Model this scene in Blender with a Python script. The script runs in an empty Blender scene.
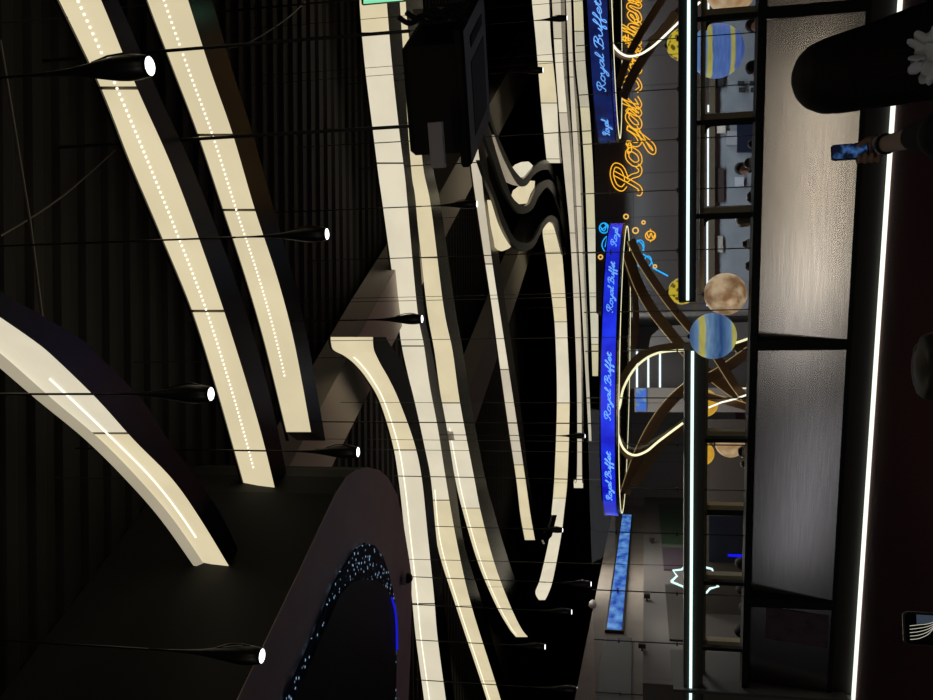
import bpy, math, random
from mathutils import Vector, Matrix
random.seed(7)
S = bpy.context.scene
C = S.collection
pi = math.pi

# ------------------------------------------------------------ camera / view
F, CX, CY = 900.0, 466.5, 350.0
PITCH, ROLL = math.radians(11.25), -0.010
CAM = Vector((0, 0, 2.05))
fw = Vector((0, math.cos(PITCH), math.sin(PITCH)))
up = Vector((0, -math.sin(PITCH), math.cos(PITCH)))
rt = Vector((1, 0, 0))
YC = rt * math.cos(ROLL) + up * math.sin(ROLL)          # picture up
XC = -(up * math.cos(ROLL) - rt * math.sin(ROLL))       # picture right (world down): the phone was held sideways
cd = bpy.data.cameras.new('camera')
cam = bpy.data.objects.new('camera', cd)
C.objects.link(cam)
cd.sensor_fit = 'HORIZONTAL'; cd.sensor_width = 36; cd.lens = 36 * F / 933
cd.clip_start = 0.05; cd.clip_end = 200
M = Matrix((XC, YC, -fw)).transposed().to_4x4(); M.translation = CAM
cam.matrix_world = M
S.camera = cam
S.view_settings.view_transform = 'Standard'; S.view_settings.look = 'None'
S.view_settings.exposure = 0.0; S.view_settings.gamma = 1.0
S.view_settings.use_curve_mapping = False
w = bpy.data.worlds.new('world'); S.world = w; w.use_nodes = True
w.node_tree.nodes['Background'].inputs[0].default_value = (0.6, 0.7, 1.0, 1)
w.node_tree.nodes['Background'].inputs[1].default_value = 0.002

def area(name, loc, tgt, sx, sy, power, col):
    d = bpy.data.lights.new(name, 'AREA'); d.shape = 'RECTANGLE'; d.size = sx; d.size_y = sy
    d.energy = power; d.color = col
    o = bpy.data.objects.new(name, d); C.objects.link(o); o.location = loc
    o.rotation_euler = (Vector(tgt) - Vector(loc)).to_track_quat('-Z', 'Y').to_euler()
    return o
# area lights added: rear ones to mirror in the steel panels, others as fill
area('rear_fill_light', (-7.0, -12.5, 5.15), (-1.0, 6.0, -3.0), 10.0, 0.55, 95, (1.0, 0.86, 0.66))
area('rear_fill_light', (3.5, -12.5, 5.2), (1.5, 2.0, -4.0), 8.0, 0.6, 60, (1.0, 0.86, 0.68))
area('rear_fill_light', (-12.3, -8.7, 5.2), (0, 4.0, -3.0), 7.4, 0.5, 42, (0.95, 0.90, 0.84))
area('rear_fill_light', (-12.3, -0.6, 3.3), (0, 5.0, -1.0), 7.6, 0.9, 15, (0.90, 0.90, 0.95))
area('dining_fill_light', (2.6, 11.75, 2.2), (2.6, 12.0, 0), 6.0, 0.5, 110, (0.85, 0.93, 1.0))  # unseen, added to lighten the dining side behind the counter
area('dining_fill_light', (-1.6, 11.6, 2.2), (-1.6, 11.8, 0), 3.0, 0.4, 30, (1.0, 0.9, 0.78))
area('corridor_fill_light', (-2.0, 14.5, 2.95), (-2.6, 14.6, 0), 1.6, 6.0, 150, (1.0, 0.92, 0.82))  # unseen, added to bring up the corridor wall

# ------------------------------------------------------------ pixel helpers (used to place things in the real space)
def ray(x, y): return fw * F + XC * (x - CX) - YC * (y - CY)
def atz(x, y, z):
    d = ray(x, y); return CAM + d * ((z - CAM.z) / d.z)
def aty(x, y, Y):
    d = ray(x, y); return CAM + d * (Y / d.y)
def atr(x, y, r):
    d = ray(x, y); return CAM + d * (r / math.hypot(d.x, d.y))
def onplane(x, y, p, n):
    d = ray(x, y); return CAM + d * ((p - CAM).dot(n) / d.dot(n))

# ------------------------------------------------------------ materials
def mat(name, col, rough=.5, metal=0, emit=None, es=1.0, **kw):
    m = bpy.data.materials.new(name); m.use_nodes = True
    b = m.node_tree.nodes['Principled BSDF']
    b.inputs['Base Color'].default_value = (*col, 1); b.inputs['Roughness'].default_value = rough
    b.inputs['Metallic'].default_value = metal
    if emit:
        b.inputs['Emission Color'].default_value = (*emit, 1); b.inputs['Emission Strength'].default_value = es
    for k, v in kw.items(): b.inputs[k.replace('_', ' ')].default_value = v
    return m
def nd(m, t, **kw):
    n = m.node_tree.nodes.new(t)
    for k, v in kw.items(): setattr(n, k, v)
    return n
def lk(m, a, b): m.node_tree.links.new(a, b)
def bsdf(m): return m.node_tree.nodes['Principled BSDF']
def noise_col(m, c1, c2, scale=5, detail=4, stretch=(1, 1, 1), to='Base Color', lo=.35, hi=.65):
    tc = nd(m, 'ShaderNodeTexCoord'); mp = nd(m, 'ShaderNodeMapping'); mp.inputs['Scale'].default_value = stretch
    n = nd(m, 'ShaderNodeTexNoise'); n.inputs['Scale'].default_value = scale; n.inputs['Detail'].default_value = detail
    r = nd(m, 'ShaderNodeValToRGB'); e = r.color_ramp.elements
    e[0].position = lo; e[0].color = (*c1, 1); e[1].position = hi; e[1].color = (*c2, 1)
    lk(m, tc.outputs['Object'], mp.inputs[0]); lk(m, mp.outputs[0], n.inputs['Vector']); lk(m, n.outputs[0], r.inputs[0])
    lk(m, r.outputs[0], bsdf(m).inputs[to])
    return r
def glow(name, col, s=1.0):
    return mat(name, (0, 0, 0), .4, 0, col, s, Specular_IOR_Level=0.1)

m_case = mat('black_channel_casing', (0.005, 0.0048, 0.0045), .25)
m_brown = mat('brown_channel_casing', (0.05, 0.035, 0.022), .35)
m_back = mat('channel_backing', (0.12, 0.09, 0.06), .6)
LENS_A = (0.74, 0.64, 0.41); LENS_B = (0.76, 0.69, 0.52); LENS_C = (0.60, 0.53, 0.40)
def lensmat(n, c, s=1.0):
    m = mat(n, (.1, .1, .09), .35, 0, c, s)
    d = tuple(v * .9 for v in c)
    noise_col(m, d, c, 1.6, 3, (1, 1, 1), 'Emission Color')
    return m
m_lensA = lensmat('warm_diffuser', LENS_A); m_lensB = lensmat('white_diffuser', LENS_B); m_lensC = lensmat('dim_diffuser', LENS_C)
m_led = glow('led_warm_white', (1.0, 0.95, 0.75), 1.5)
m_ledc = glow('led_cool_white', (0.68, 0.95, 0.92), 1.5)
m_ledw = glow('led_white', (0.9, 0.98, 1.0), 1.3)
m_ledy = glow('led_pale_yellow', (1.0, 0.92, 0.55), 1.2)
m_ledg = glow('led_green_white', (0.35, 0.75, 0.42), 1.0)
m_black = mat('black_plastic', (0.008, 0.008, 0.008), .35)
m_matte = mat('matte_black', (0.006, 0.006, 0.007), .8)
m_rod = mat('dark_steel_rod', (0.05, 0.045, 0.04), .3, .8)
m_wire = mat('hanger_wire', (0.12, 0.11, 0.10), .4, .7)
m_bulb = glow('spot_lens', (0.95, 1.0, 1.0), 3.0)
m_grey = mat('taupe_plaster', (0.5, 0.42, 0.42), .8); noise_col(m_grey, (0.76, .66, .66), (.84, .74, .73), 3)
m_beam = mat('grey_beam_paint', (0.58, 0.52, 0.47), .8)
m_dark = mat('black_wall_paint', (0.006, 0.0058, 0.005), .8)
m_deck = mat('black_steel_deck', (0.008, 0.0078, 0.007), .8)
m_carpet = mat('dark_red_carpet', (0.035, 0.006, 0.006), .95)
noise_col(m_carpet, (0.065, .011, .014), (.11, .017, .021), 40, 6)
m_plinth = mat('dark_plinth', (0.015, 0.011, 0.013), .5)

# brushed stainless steel
m_steel = mat('brushed_stainless_steel', (0.50, 0.48, 0.47),   .19, 1.0)
noise_col(m_steel, (0.46, .45, .45), (.54, .52, .51), 60, 4, (.05, .05, 1.5))

# ------------------------------------------------------------ mesh builder
class MB:
    def __init__(s): s.v = []; s.f = []
    def add(s, vs, fs):
        o = len(s.v); s.v += [tuple(v) for v in vs]; s.f += [tuple(i + o for i in f) for f in fs]
    def box(s, c, d, rz=0, R=None):
        c = Vector(c); R = R or Matrix.Rotation(rz, 3, 'Z')
        P = [c + R @ Vector((sx * d[0] / 2, sy * d[1] / 2, sz * d[2] / 2)) for sz in (-1, 1) for sx, sy in ((-1, -1), (1, -1), (1, 1), (-1, 1))]
        s.add(P, [(3, 2, 1, 0), (4, 5, 6, 7), (0, 1, 5, 4), (1, 2, 6, 5), (2, 3, 7, 6), (3, 0, 4, 7)])
    def loft(s, rings, closed=True, caps=True):
        n = len(rings[0]); vs = [p for r in rings for p in r]; fs = []
        for i in range(len(rings) - 1):
            for j in range(n if closed else n - 1):
                k = (j + 1) % n
                fs.append((i * n + j, i * n + k, (i + 1) * n + k, (i + 1) * n + j))
        if caps and closed:
            fs.append(tuple(reversed(range(n)))); b = (len(rings) - 1) * n; fs.append(tuple(b + j for j in range(n)))
        s.add(vs, fs)
    def tube(s, pts, r, n=8, r2=None):
        pts = [Vector(p) for p in pts]; k = len(pts); rings = []; prev = None
        for i, p in enumerate(pts):
            t = (pts[min(i + 1, k - 1)] - pts[max(i - 1, 0)])
            if t.length < 1e-9: t = Vector((0, 0, 1))
            t.normalize()
            if prev is None:
                a = Vector((0, 0, 1)) if abs(t.z) < .9 else Vector((1, 0, 0))
                u_ = t.cross(a).normalized()
            else: u_ = (prev - t * prev.dot(t)).normalized()
            prev = u_; v_ = t.cross(u_)
            rr = r[i] if isinstance(r, (list, tuple)) else r
            rings.append([p + (u_ * math.cos(2 * pi * j / n) + v_ * math.sin(2 * pi * j / n)) * rr for j in range(n)])
        s.loft(rings)
    def lathe(s, prof, c=(0, 0, 0), n=24):
        c = Vector(c)
        rings = [[c + Vector((r * math.cos(2 * pi * j / n), r * math.sin(2 * pi * j / n), z)) for j in range(n)] for r, z in prof]
        s.loft(rings)
    def ell(s, c, r, n=16, m=10, R=None):
        c = Vector(c); R = R or Matrix.Identity(3); rings = []
        for i in range(m + 1):
            a = -pi / 2 + pi * i / m; cr = max(math.cos(a), .002)
            rings.append([c + R @ Vector((r[0] * cr * math.cos(2 * pi * j / n), r[1] * cr * math.sin(2 * pi * j / n), r[2] * math.sin(a))) for j in range(n)])
        s.loft(rings)
    def prism(s, poly, vec):
        vec = Vector(vec); n = len(poly); P = [Vector(p) for p in poly] + [Vector(p) + vec for p in poly]
        s.add(P, [tuple(range(n)), tuple(reversed(range(n, 2 * n)))] + [(i, (i + 1) % n, n + (i + 1) % n, n + i)[::-1] for i in range(n)])
    def build(s, name, m, parent=None, smooth=False, loc=None, kind=None):
        me = bpy.data.meshes.new(name); me.from_pydata(s.v, [], s.f); me.update()
        import bmesh
        bm = bmesh.new(); bm.from_mesh(me); bmesh.ops.recalc_face_normals(bm, faces=bm.faces)
        if loc is not None: bmesh.ops.translate(bm, verts=bm.verts, vec=-Vector(loc))
        bm.to_mesh(me); bm.free()
        me.materials.append(m)
        if smooth:
            for p in me.polygons: p.use_smooth = True
        o = bpy.data.objects.new(name, me); C.objects.link(o)
        if loc is not None: o.location = loc
        if parent is not None:
            o.parent = parent
            o.matrix_parent_inverse = PINV.get(parent.name, Matrix.Identity(4))
        if kind: o['kind'] = kind
        return o
PINV = {}
def tag(o, label, cat, group=None):
    o['label'] = label; o['category'] = cat
    if group: o['group'] = group
    return o
def thing(name, loc, label, cat, group=None):
    o = bpy.data.objects.new(name, None); C.objects.link(o); o.location = loc; o.empty_display_size = .1
    PINV[o.name] = Matrix.Translation(-Vector(loc))      # children are written in world coordinates
    return tag(o, label, cat, group)
def box(name, c, d, m, parent=None, rz=0, kind=None):
    b = MB(); b.box(c, d, rz); return b.build(name, m, parent, kind=kind)
def catmull(P, sub=6):
    P = [Vector(p) for p in P]; out = []
    if len(P) < 3: return P
    for i in range(len(P) - 1):
        p0 = P[max(i - 1, 0)]; p1 = P[i]; p2 = P[i + 1]; p3 = P[min(i + 2, len(P) - 1)]
        for k in range(sub):
            t = k / sub
            out.append(.5 * ((2 * p1) + (p2 - p0) * t + (2 * p0 - 5 * p1 + 4 * p2 - p3) * t * t + (3 * p1 - p0 - 3 * p2 + p3) * t ** 3))
    out.append(P[-1]); return out

# ------------------------------------------------------------ structure
CEIL = 6.25
box('floor', (1, 16, -0.05), (28, 60, .1), m_carpet, kind='structure')
box('ceiling', (1, 16, CEIL + .15), (28, 60, .1), m_dark, kind='structure')
d = MB()                                                    # corrugated steel deck under the slab
prof = []; y = -4.0; x0, x1 = -12.5, 14.5
while y < 42:
    prof += [(y, CEIL), (y + .10, CEIL), (y + .15, CEIL + .035), (y + .25, CEIL + .035)]; y += .30
d.loft([[Vector((x0, a, b)) for a, b in prof] + [Vector((x0, prof[-1][0], CEIL + .1)), Vector((x0, prof[0][0], CEIL + .1))],
        [Vector((x1, a, b)) for a, b in prof] + [Vector((x1, prof[-1][0], CEIL + .1)), Vector((x1, prof[0][0], CEIL + .1))]])
d.build('ceiling_deck', m_deck, kind='structure')
box('wall_left', (-12.6, 16, 3.1), (.2, 60, 6.3), m_dark, kind='structure')
box('wall_right', (14.6, 16, 3.1), (.2, 60, 6.3), m_dark, kind='structure')
box('wall_back', (1, 45, 3.1), (28, .2, 6.3), m_dark, kind='structure')
box('wall_front', (1, -13.5, 3.1), (28, .2, 6.3), m_dark, kind='structure')

# partition line of the counter: from the floor-level light line
PA = atz(900, 0, .02); PB = atz(853, 700, .02); PA.z = PB.z = 0
PT = (PB - PA).normalized()                        # towards the left
PN = Vector((PT.y, -PT.x, 0))
if PN.y > 0: PN = -PN                              # towards the viewer
def pp(x, y, off=0.0): return onplane(x, y, PA + PN * off, PN)
def ps(x, y, off=0.0): return (pp(x, y, off) - PA).dot(PT)
def pw(s, z, off=0.0): return PA + PT * s + PN * off + Vector((0, 0, z))
PANG = math.atan2(PT.y, PT.x)
def pbox(b, s0, s1, z0, z1, o0, o1):
    b.box(pw((s0 + s1) / 2, (z0 + z1) / 2, (o0 + o1) / 2), (s1 - s0, o1 - o0, z1 - z0), R=Matrix((PT, PN, Vector((0, 0, 1)))).transposed())
print('PART', PA, PB, [round(pp(*q).z, 3) for q in ((757, 10), (754, 345), (750, 690), (866, 20), (846, 340), (834, 600), (680, 10), (705, 10), (703, 690), (683, 690))])
for q in ((10), (345), (604)): print('s', q, ps(800, q))

# ---- back room: sign wall, left wall, far wall
SWY = 13.0
m_tile = mat('dark_brown_wall_tile', (0.045, 0.036, 0.036), .3)
def brick(m, c1, c2, mortar, sx, sy, ms=.008):
    tc = nd(m, 'ShaderNodeTexCoord'); mp = nd(m, 'ShaderNodeMapping'); mp.inputs['Rotation'].default_value = (pi / 2, 0, 0)
    b = nd(m, 'ShaderNodeTexBrick'); b.offset = 0
    b.inputs['Color1'].default_value = (*c1, 1); b.inputs['Color2'].default_value = (*c2, 1); b.inputs['Mortar'].default_value = (*mortar, 1)
    b.inputs['Scale'].default_value = 1; b.inputs['Brick Width'].default_value = sx; b.inputs['Row Height'].default_value = sy; b.inputs['Mortar Size'].default_value = ms
    lk(m, tc.outputs['Object'], mp.inputs[0]); lk(m, mp.outputs[0], b.inputs['Vector']); lk(m, b.outputs[0], bsdf(m).inputs['Base Color'])
brick(m_tile, (0.052, .038, .034), (.044, .032, .029), (.012, .01, .009), .62, 1.1)
swx0 = aty(650, 312, SWY).x; swz = aty(594.5, 150, SWY).z
box('wall_sign', ((swx0 + 13) / 2, SWY + .15, (swz + 1.12) / 2), (13 - swx0, .3, swz - 1.12), m_tile, kind='structure')
m_lower = mat('blue_grey_wall', (0.17, 0.19, 0.21), .6); noise_col(m_lower, (.15, .165, .185), (.19, .205, .225), 4)
box('wall_dining', ((swx0 + 13) / 2, SWY + .18, .56), (13 - swx0, .3, 1.12), m_lower, kind='structure')
LWX = aty(632, 632, 12.2).x
lwz = aty(597, 590, 14.3).z
m_wallg = mat('taupe_corridor_wall', (0.30, 0.255, 0.22), .75); noise_col(m_wallg, (.27, .23, .2), (.33, .285, .245), 2)
box('wall_corridor_left', (LWX - .15, 20.5, lwz / 2), (.3, 21.8, lwz), m_wallg, kind='structure')
m_pil = mat('grey_pilaster', (0.17, 0.16, 0.155), .7)
m_far = mat('grey_far_wall', (0.10, 0.10, 0.11), .6)
brick(m_far, (0.11, .105, .11), (.10, .10, .105), (.05, .05, .05), .9, 1.2)
FWY = 22.0
box('wall_corridor_far', ((LWX + swx0) / 2 + 1.2, FWY, lwz / 2), (swx0 - LWX + 2.6, .3, lwz), m_far, kind='structure')
box('wall_corridor_right', (swx0 + .14, (SWY + FWY) / 2 + .15, swz / 2), (.28, FWY - SWY - .3, swz), m_far, kind='structure')
# projecting lower wainscot of the corridor wall with darker panels
wz = aty(643, 640, 11.0).z
box('wall_corridor_wainscot', (LWX + .12, 20.0, wz / 2), (.24, 20.6, wz), m_pil, kind='structure')
dark_panel = mat('charcoal_wall_panel', (0.06, 0.06, 0.068), .6)
b = MB(); q = [(607, 640), (600, 660), (597, 705), (631, 705), (632, 640)]
b.prism([onplane(x, y, Vector((LWX + .01, 0, 0)), Vector((1, 0, 0))) for x, y in q], (.03, 0, 0))
tag(b.build('wall_panel', dark_panel), 'charcoal wall panel with a cut corner beside the blue screen', 'panel')
for k, (y0, y1, c) in enumerate(((505, 545, (.05, .09, .05)), (548, 570, (.09, .07, .09)), (585, 640, (.06, .055, .05)), (650, 690, (.075, .07, .065)))):
    b = MB(); X = LWX + .25
    P = [onplane(x, y, Vector((X, 0, 0)), Vector((1, 0, 0))) for x, y in ((664, y0), (664, y1))]
    ya, yb = sorted((P[0].y, P[1].y))
    b.box((X, (ya + yb) / 2, .95), (.03, yb - ya, 1.7))
    tag(b.build('wainscot_panel', mat('wainscot_%d' % k, c, .5)),
        ['dim green wall panel farthest along the left corridor wall', 'mauve wall panel next to the dim green one', 'brown wall panel beside the star lamp', 'nearest grey-brown wall panel on the left corridor wall'][k], 'panel')

# ---- grey ceiling beams
def beam(pts, z, h, m, label):
    b = MB(); P = [atz(x, y, z) for x, y in pts]; b.prism(P, (0, 0, h)); return tag(b.build('ceiling_beam', m), label, 'beam', None)
beam([(285, 474), (378, 300), (442, 189), (531, 30), (537, 62), (449, 230), (400, 330), (330, 470)], 5.75, .4, m_beam, 'wide grey ceiling beam running diagonally behind the projector')
beam([(450, 440), (505, 289), (519, 251), (539, 198), (546, 210), (533, 248), (520, 289), (470, 440)], 5.7, .4, m_beam, 'narrower grey ceiling beam beyond the wavy light channels')

# ---- left soffit with star-lit oval
SZ = 4.62
so = [(215, 745), (238, 697), (296, 577), (335, 494), (346, 477), (356, 470), (368, 467.4), (379, 470), (388, 478), (397, 495), (403, 523), (409, 560), (411.4, 577), (411, 620), (410, 661), (408, 700), (405, 760)]
P = [atz(x, y, SZ) for x, y in so]
b = MB(); b.prism(P, (0, 0, CEIL - SZ)); 
sf = b.build('ceiling_soffit', m_dark, kind='structure')
b = MB(); b.prism([p - Vector((0, 0, .004)) for p in P], (0, 0, .004)); b.build('ceiling_soffit_underside', m_grey, kind='structure')
print('soffit ends', [tuple(round(c, 2) for c in p) for p in P])
oo = [(277, 730), (287, 696), (316, 634), (335, 584), (348.5, 561), (357, 549), (366, 543), (375, 545.5), (383, 556), (389, 573), (393, 588), (395, 600), (396.7, 623), (397, 660), (396, 700), (394, 740)]
m_star = mat('starry_led_screen', (0.002, 0.003, 0.005), .7)
tc = nd(m_star, 'ShaderNodeTexCoord'); mp = nd(m_star, 'ShaderNodeMapping'); mp.inputs['Scale'].default_value = (16, 32, 16); mp.inputs['Rotation'].default_value = (0, 0, .5)
vo = nd(m_star, 'ShaderNodeTexVoronoi'); vo.inputs['Scale'].default_value = 1.0
rp = nd(m_star, 'ShaderNodeValToRGB'); e = rp.color_ramp.elements
e[0].position = .10; e[0].color = (.45, .7, 1, 1); e[1].position = .24; e[1].color = (.0, .0006, .0015, 1)
lk(m_star, tc.outputs['Object'], mp.inputs[0]); lk(m_star, mp.outputs[0], vo.inputs['Vector']); lk(m_star, vo.outputs['Distance'], rp.inputs[0])
lk(m_star, rp.outputs[0], bsdf(m_star).inputs['Emission Color']); bsdf(m_star).inputs['Emission Strength'].default_value = .9
ov = thing('oval_ceiling_light', atz(360, 640, SZ), 'oval starry blue ceiling feature set in the taupe soffit', 'ceiling light')
b = MB(); b.prism([atz(x, y, SZ - .055) for x, y in oo], (0, 0, .024)); b.build('star_screen', m_star, ov)
oi = [(283, 740), (297, 698), (318, 646), (339, 597), (350, 584), (362, 578.5), (375, 580), (385, 586), (391, 597), (395, 612), (396.3, 630), (396, 665), (395, 700), (392, 745)]
b = MB(); b.prism([atz(x, y, SZ - .09) for x, y in oi], (0, 0, .03)); b.build('dark_dome', mat('dark_blue_dome', (.010, .014, .022), .6), ov)
b = MB(); b.tube(catmull([atz(x, y, SZ - .10) for x, y in ((392, 598), (395.5, 612), (396.8, 630), (397, 650))], 5), .012); b.build('blue_edge_light', glow('blue_edge', (.02, .02, 1.0), .5), ov)
dm = atz(404, 578, SZ - .03)
t = thing('dome_camera', dm, 'small black dome camera under the edge of the taupe soffit', 'camera')
b = MB(); b.lathe([(.001, 0), (.075, 0), (.075, -.03), (.06, -.035)], dm); b.build('mount', m_grey, t)
b = MB(); b.ell(dm - Vector((0, 0, .04)), (.058, .058, .055)); b.build('dome', m_black, t, True)

# ------------------------------------------------------------ curved light channels
def channel(rows, H, label, seams=(), led=None, dots=False, lean=.3, thick=None, mats=('A', 'B'), case=m_case, group='curved light channels under the ceiling', sub=6, rods=2, fin=.025, ledr=.006, ext=0, lip=False):
    """rows: (y, x_upper, x_lower, x_underside) or ((xu,yu),(xl,yl),(xp,yp)) read off at one height and built as a 3-D trough"""
    R = [((r[1], r[0]), (r[2], r[0]), (r[3], r[0])) if not isinstance(r[0], tuple) else r for r in rows]
    U, L, P = [], [], []
    z = CAM.z + H
    for u, l, p in R:
        a = atz(l[0], l[1], z); r0 = math.hypot(a.x, a.y)
        du = ray(*u); rg = math.hypot(du.x, du.y)
        s = (r0 - lean * H) / (rg - lean * du.z)
        U.append(CAM + du * s); L.append(a); P.append(atz(p[0], p[1], z))
    yl = [r[1][1] for r in R]
    if yl[0] < -30 and yl[0] > -60:                      # runs on past the edge of the view
        dv = (L[0] - L[1]).normalized() * 2.6
        for X_ in (U, L, P): X_.insert(0, X_[0] + dv)
        yl.insert(0, yl[0] - 150)
    n = sub
    U, L, P = catmull(U, n), catmull(L, n), catmull(P, n)
    ylf = [v.x for v in catmull([Vector((a, 0, 0)) for a in yl], n)]
    th = thing('light_channel', sum(L, Vector()) / len(L), label, 'ceiling light', group)
    rings = []
    for u, l, p in zip(U, L, P):
        v = (u - l); ln = v.length; v = v / ln; o = Vector((p.x - l.x, p.y - l.y, 0))
        o = o.normalized() if o.length > 1e-6 else Vector((l.x, l.y, 0)).normalized()
        back = .012
        T = thick if thick else max(u.z - l.z, .05) + fin
        l2 = l + o * .004; ue = l + v * (ln + fin) if not thick else l + Vector((0, 0, T))
        pb = p + Vector((0, 0, T))
        ue2 = ue + o * .02
        if (pb - ue2).dot(o) < .02: pb = ue2 + o * .03; pb.z = l.z + T
        rings.append([l2, p, pb, ue2])
    if ext:
        dv = [(rings[-1][i] - rings[-2][i]).normalized() * ext for i in range(4)]
        for i in (1, 2): rings[-1][i] = rings[-1][i] + dv[i]
    b = MB(); b.loft(rings); b.build('casing', case, th)
    # thin fin along the upper edge of the trough
    if fin and not thick:
        rg2 = []
        for u, l, p in zip(U, L, P):
            v = (u - l).normalized(); o = Vector((l.x, l.y, 0)).normalized()
            if ext and u is U[-1]: u = u + (U[-1] - U[-2]).normalized() * ext; 
            rg2.append([u, u + v * fin, u + v * fin - o * .03, u - o * .03])
        b = MB(); b.loft(rg2); b.build('side_fin', case, th)
    # diffuser panels between seams
    cuts = [0]
    asc = ylf[-1] > ylf[0]
    for sy in seams:
        i = min(range(len(ylf)), key=lambda k: abs(ylf[k] - sy)); 
        if i not in cuts and 0 < i < len(ylf) - 1: cuts.append(i)
    cuts = sorted(cuts) + [len(ylf) - 1]
    MM = {'A': m_lensA, 'B': m_lensB, 'C': m_lensC}
    for ci in range(len(cuts) - 1):
        a, c = cuts[ci], cuts[ci + 1]
        rg = []
        for k in range(a, c + 1):
            u, l = U[k].copy(), L[k].copy()
            if k == a and a > 0: u = u.lerp(U[k + 1], min(.5, .012 / max((U[k + 1] - u).length, .01))); l = l.lerp(L[k + 1], min(.5, .012 / max((L[k + 1] - l).length, .01)))
            if k == c and c < len(ylf) - 1: u = u.lerp(U[k - 1], min(.5, .012 / max((U[k - 1] - u).length, .01))); l = l.lerp(L[k - 1], min(.5, .012 / max((L[k - 1] - l).length, .01)))
            tow = -Vector((l.x, l.y, 0)).normalized()
            rg.append([u + tow * .01, u.lerp(l, .5) + tow * .022, l + tow * .01, l - tow * .0, u - tow * .0])
        b = MB(); b.loft(rg); b.build('diffuser_panel', MM[mats[ci % len(mats)]], th)
    b = MB(); b.loft([[u - Vector((l.x, l.y, 0)).normalized() * -.002, l - Vector((l.x, l.y, 0)).normalized() * -.002, l + Vector((l.x, l.y, 0)).normalized() * .004, u + Vector((l.x, l.y, 0)).normalized() * .004] for u, l in zip(U, L)])
    b.build('backing_strip', m_back, th)
    if lip:
        b = MB(); b.loft([[u.lerp(l, 0) - Vector((l.x, l.y, 0)).normalized() * .10, u - Vector((l.x, l.y, 0)).normalized() * .10 + (l - u).normalized() * .03, u + (l - u).normalized() * .075 - Vector((l.x, l.y, 0)).normalized() * .026, u - Vector((l.x, l.y, 0)).normalized() * .03] for u, l in zip(U, L)])
        b.build('inner_lip', lensmat('lip_painted_glow', (.40, .35, .25)), th)  # lens light falling on the lip is put in as its own glow
    if led is not None:
        k0, k1, fr = led
        i0 = int(k0 * (len(U) - 1)); i1 = int(k1 * (len(U) - 1)); b = MB()
        pts = []
        for k in range(i0, i1 + 1):
            tow = -Vector((L[k].x, L[k].y, 0)).normalized(); pts.append(U[k].lerp(L[k], fr) + tow * .028)
        if not dots: b.tube(pts, ledr, 6)
        else:
            tot = 0; step = .040; 
            for k in range(len(pts) - 1):
                seg = pts[k + 1] - pts[k]; ln = seg.length; t_ = (-tot) % step
                while t_ < ln:
                    c0 = pts[k] + seg * (t_ / ln); b.box(c0, (.014, .014, .011), R=seg.to_track_quat('X', 'Z').to_matrix()); t_ += step
                tot += ln
        b.build('led_strip', m_led, th)
    for k in range(rods):
        i = int((k + .5) / rods * (len(U) - 1)); c0 = (P[i] + L[i]) / 2
        b = MB(); top = c0.copy(); top.z = CEIL; c0 = c0 + Vector((0, 0, .05)); 
        b.tube([c0, top - Vector((0, 0, .004))], .0045, 6); b.build('suspension_rod', m_wire, th)
    return U, L, P, th

channel([(255, -120, -88, -58), (300, -70, -25, 15), (340, -22, 33, 82), (360, 3, 57, 103), (400, 48, 98, 142), (440, 95, 134, 168), (480, 134, 173, 198), (520, 168, 201, 224), (568, 201, 230, 246)], 3.15,
        'nearest light channel, curving across the lower left corner of the photo', seams=(432,), led=(.45, .93, .55), mats=('B', 'A'), ext=.12, lip=True)
channel([(-45, 36, 78, 92), (0, 60, 101, 118), (88, 102, 137, 156), (162, 131, 170, 190), (233, 161, 197, 218), (311, 193, 224, 246), (384, 216, 247, 267), (440, 232, 263, 280), (493, 247, 276, 290)], 3.15,
        'longer of the two parallel overhead light channels, with a dotted bright line', seams=(89, 311), led=(.0, .96, .5), dots=True, mats=('A', 'A', 'A'), ext=.10)
channel([(-45, 134, 174, 196), (0, 148, 188, 212), (69, 174, 210, 232), (135, 199, 233, 253), (210, 224, 255, 274), (280, 247, 278, 294), (346, 266, 295, 309), (432, 287, 311, 324)], 3.15,
        'shorter of the two parallel overhead light channels', seams=(135, 210), led=(.0, .93, .45), dots=True, mats=('A', 'A', 'A'), ext=.10)
channel([(-40, 359, 384, 398), (5, 360, 387, 400), (64, 365, 392, 404), (129, 373, 399, 408), (177, 379, 405, 412), (205, 383, 407.6, 416), (307, 397, 417, 424), (346, 402, 424, 431), (387, 411, 430, 439), (429, 420, 438, 447), (480, 431, 446, 455), (543, 437, 457, 464), (606, 456, 471.5, 483), (681, 481, 495, 504), (740, 500, 513, 521)], 3.4,
        'broad light channel passing behind the projector and sweeping the full height of the photo', seams=(38, 160, 346, 495, 605, 680), led=(.75, 1, .2), mats=('A', 'B', 'B', 'B', 'A', 'A'))
channel([(-40, 394, 404, 420), (20, 396, 407, 424), (90, 405, 416, 428), (166, 411, 423, 433), (207, 416, 431, 441), (307, 427, 443.6, 455), (351, 434.6, 452.6, 463), (403, 442, 460, 471), (477, 455, 474, 485), (515, 464, 481.5, 495), (565, 479, 495, 510), (605, 496, 510, 525), (628, 509, 521, 534), (637, 516, 528, 540)], 3.4,
        'light channel just beyond the broad one, ending in a rounded tip', seams=(248, 403, 511, 585), led=(.6, .98, .2), mats=('A', 'A', 'B', 'A'))
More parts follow.
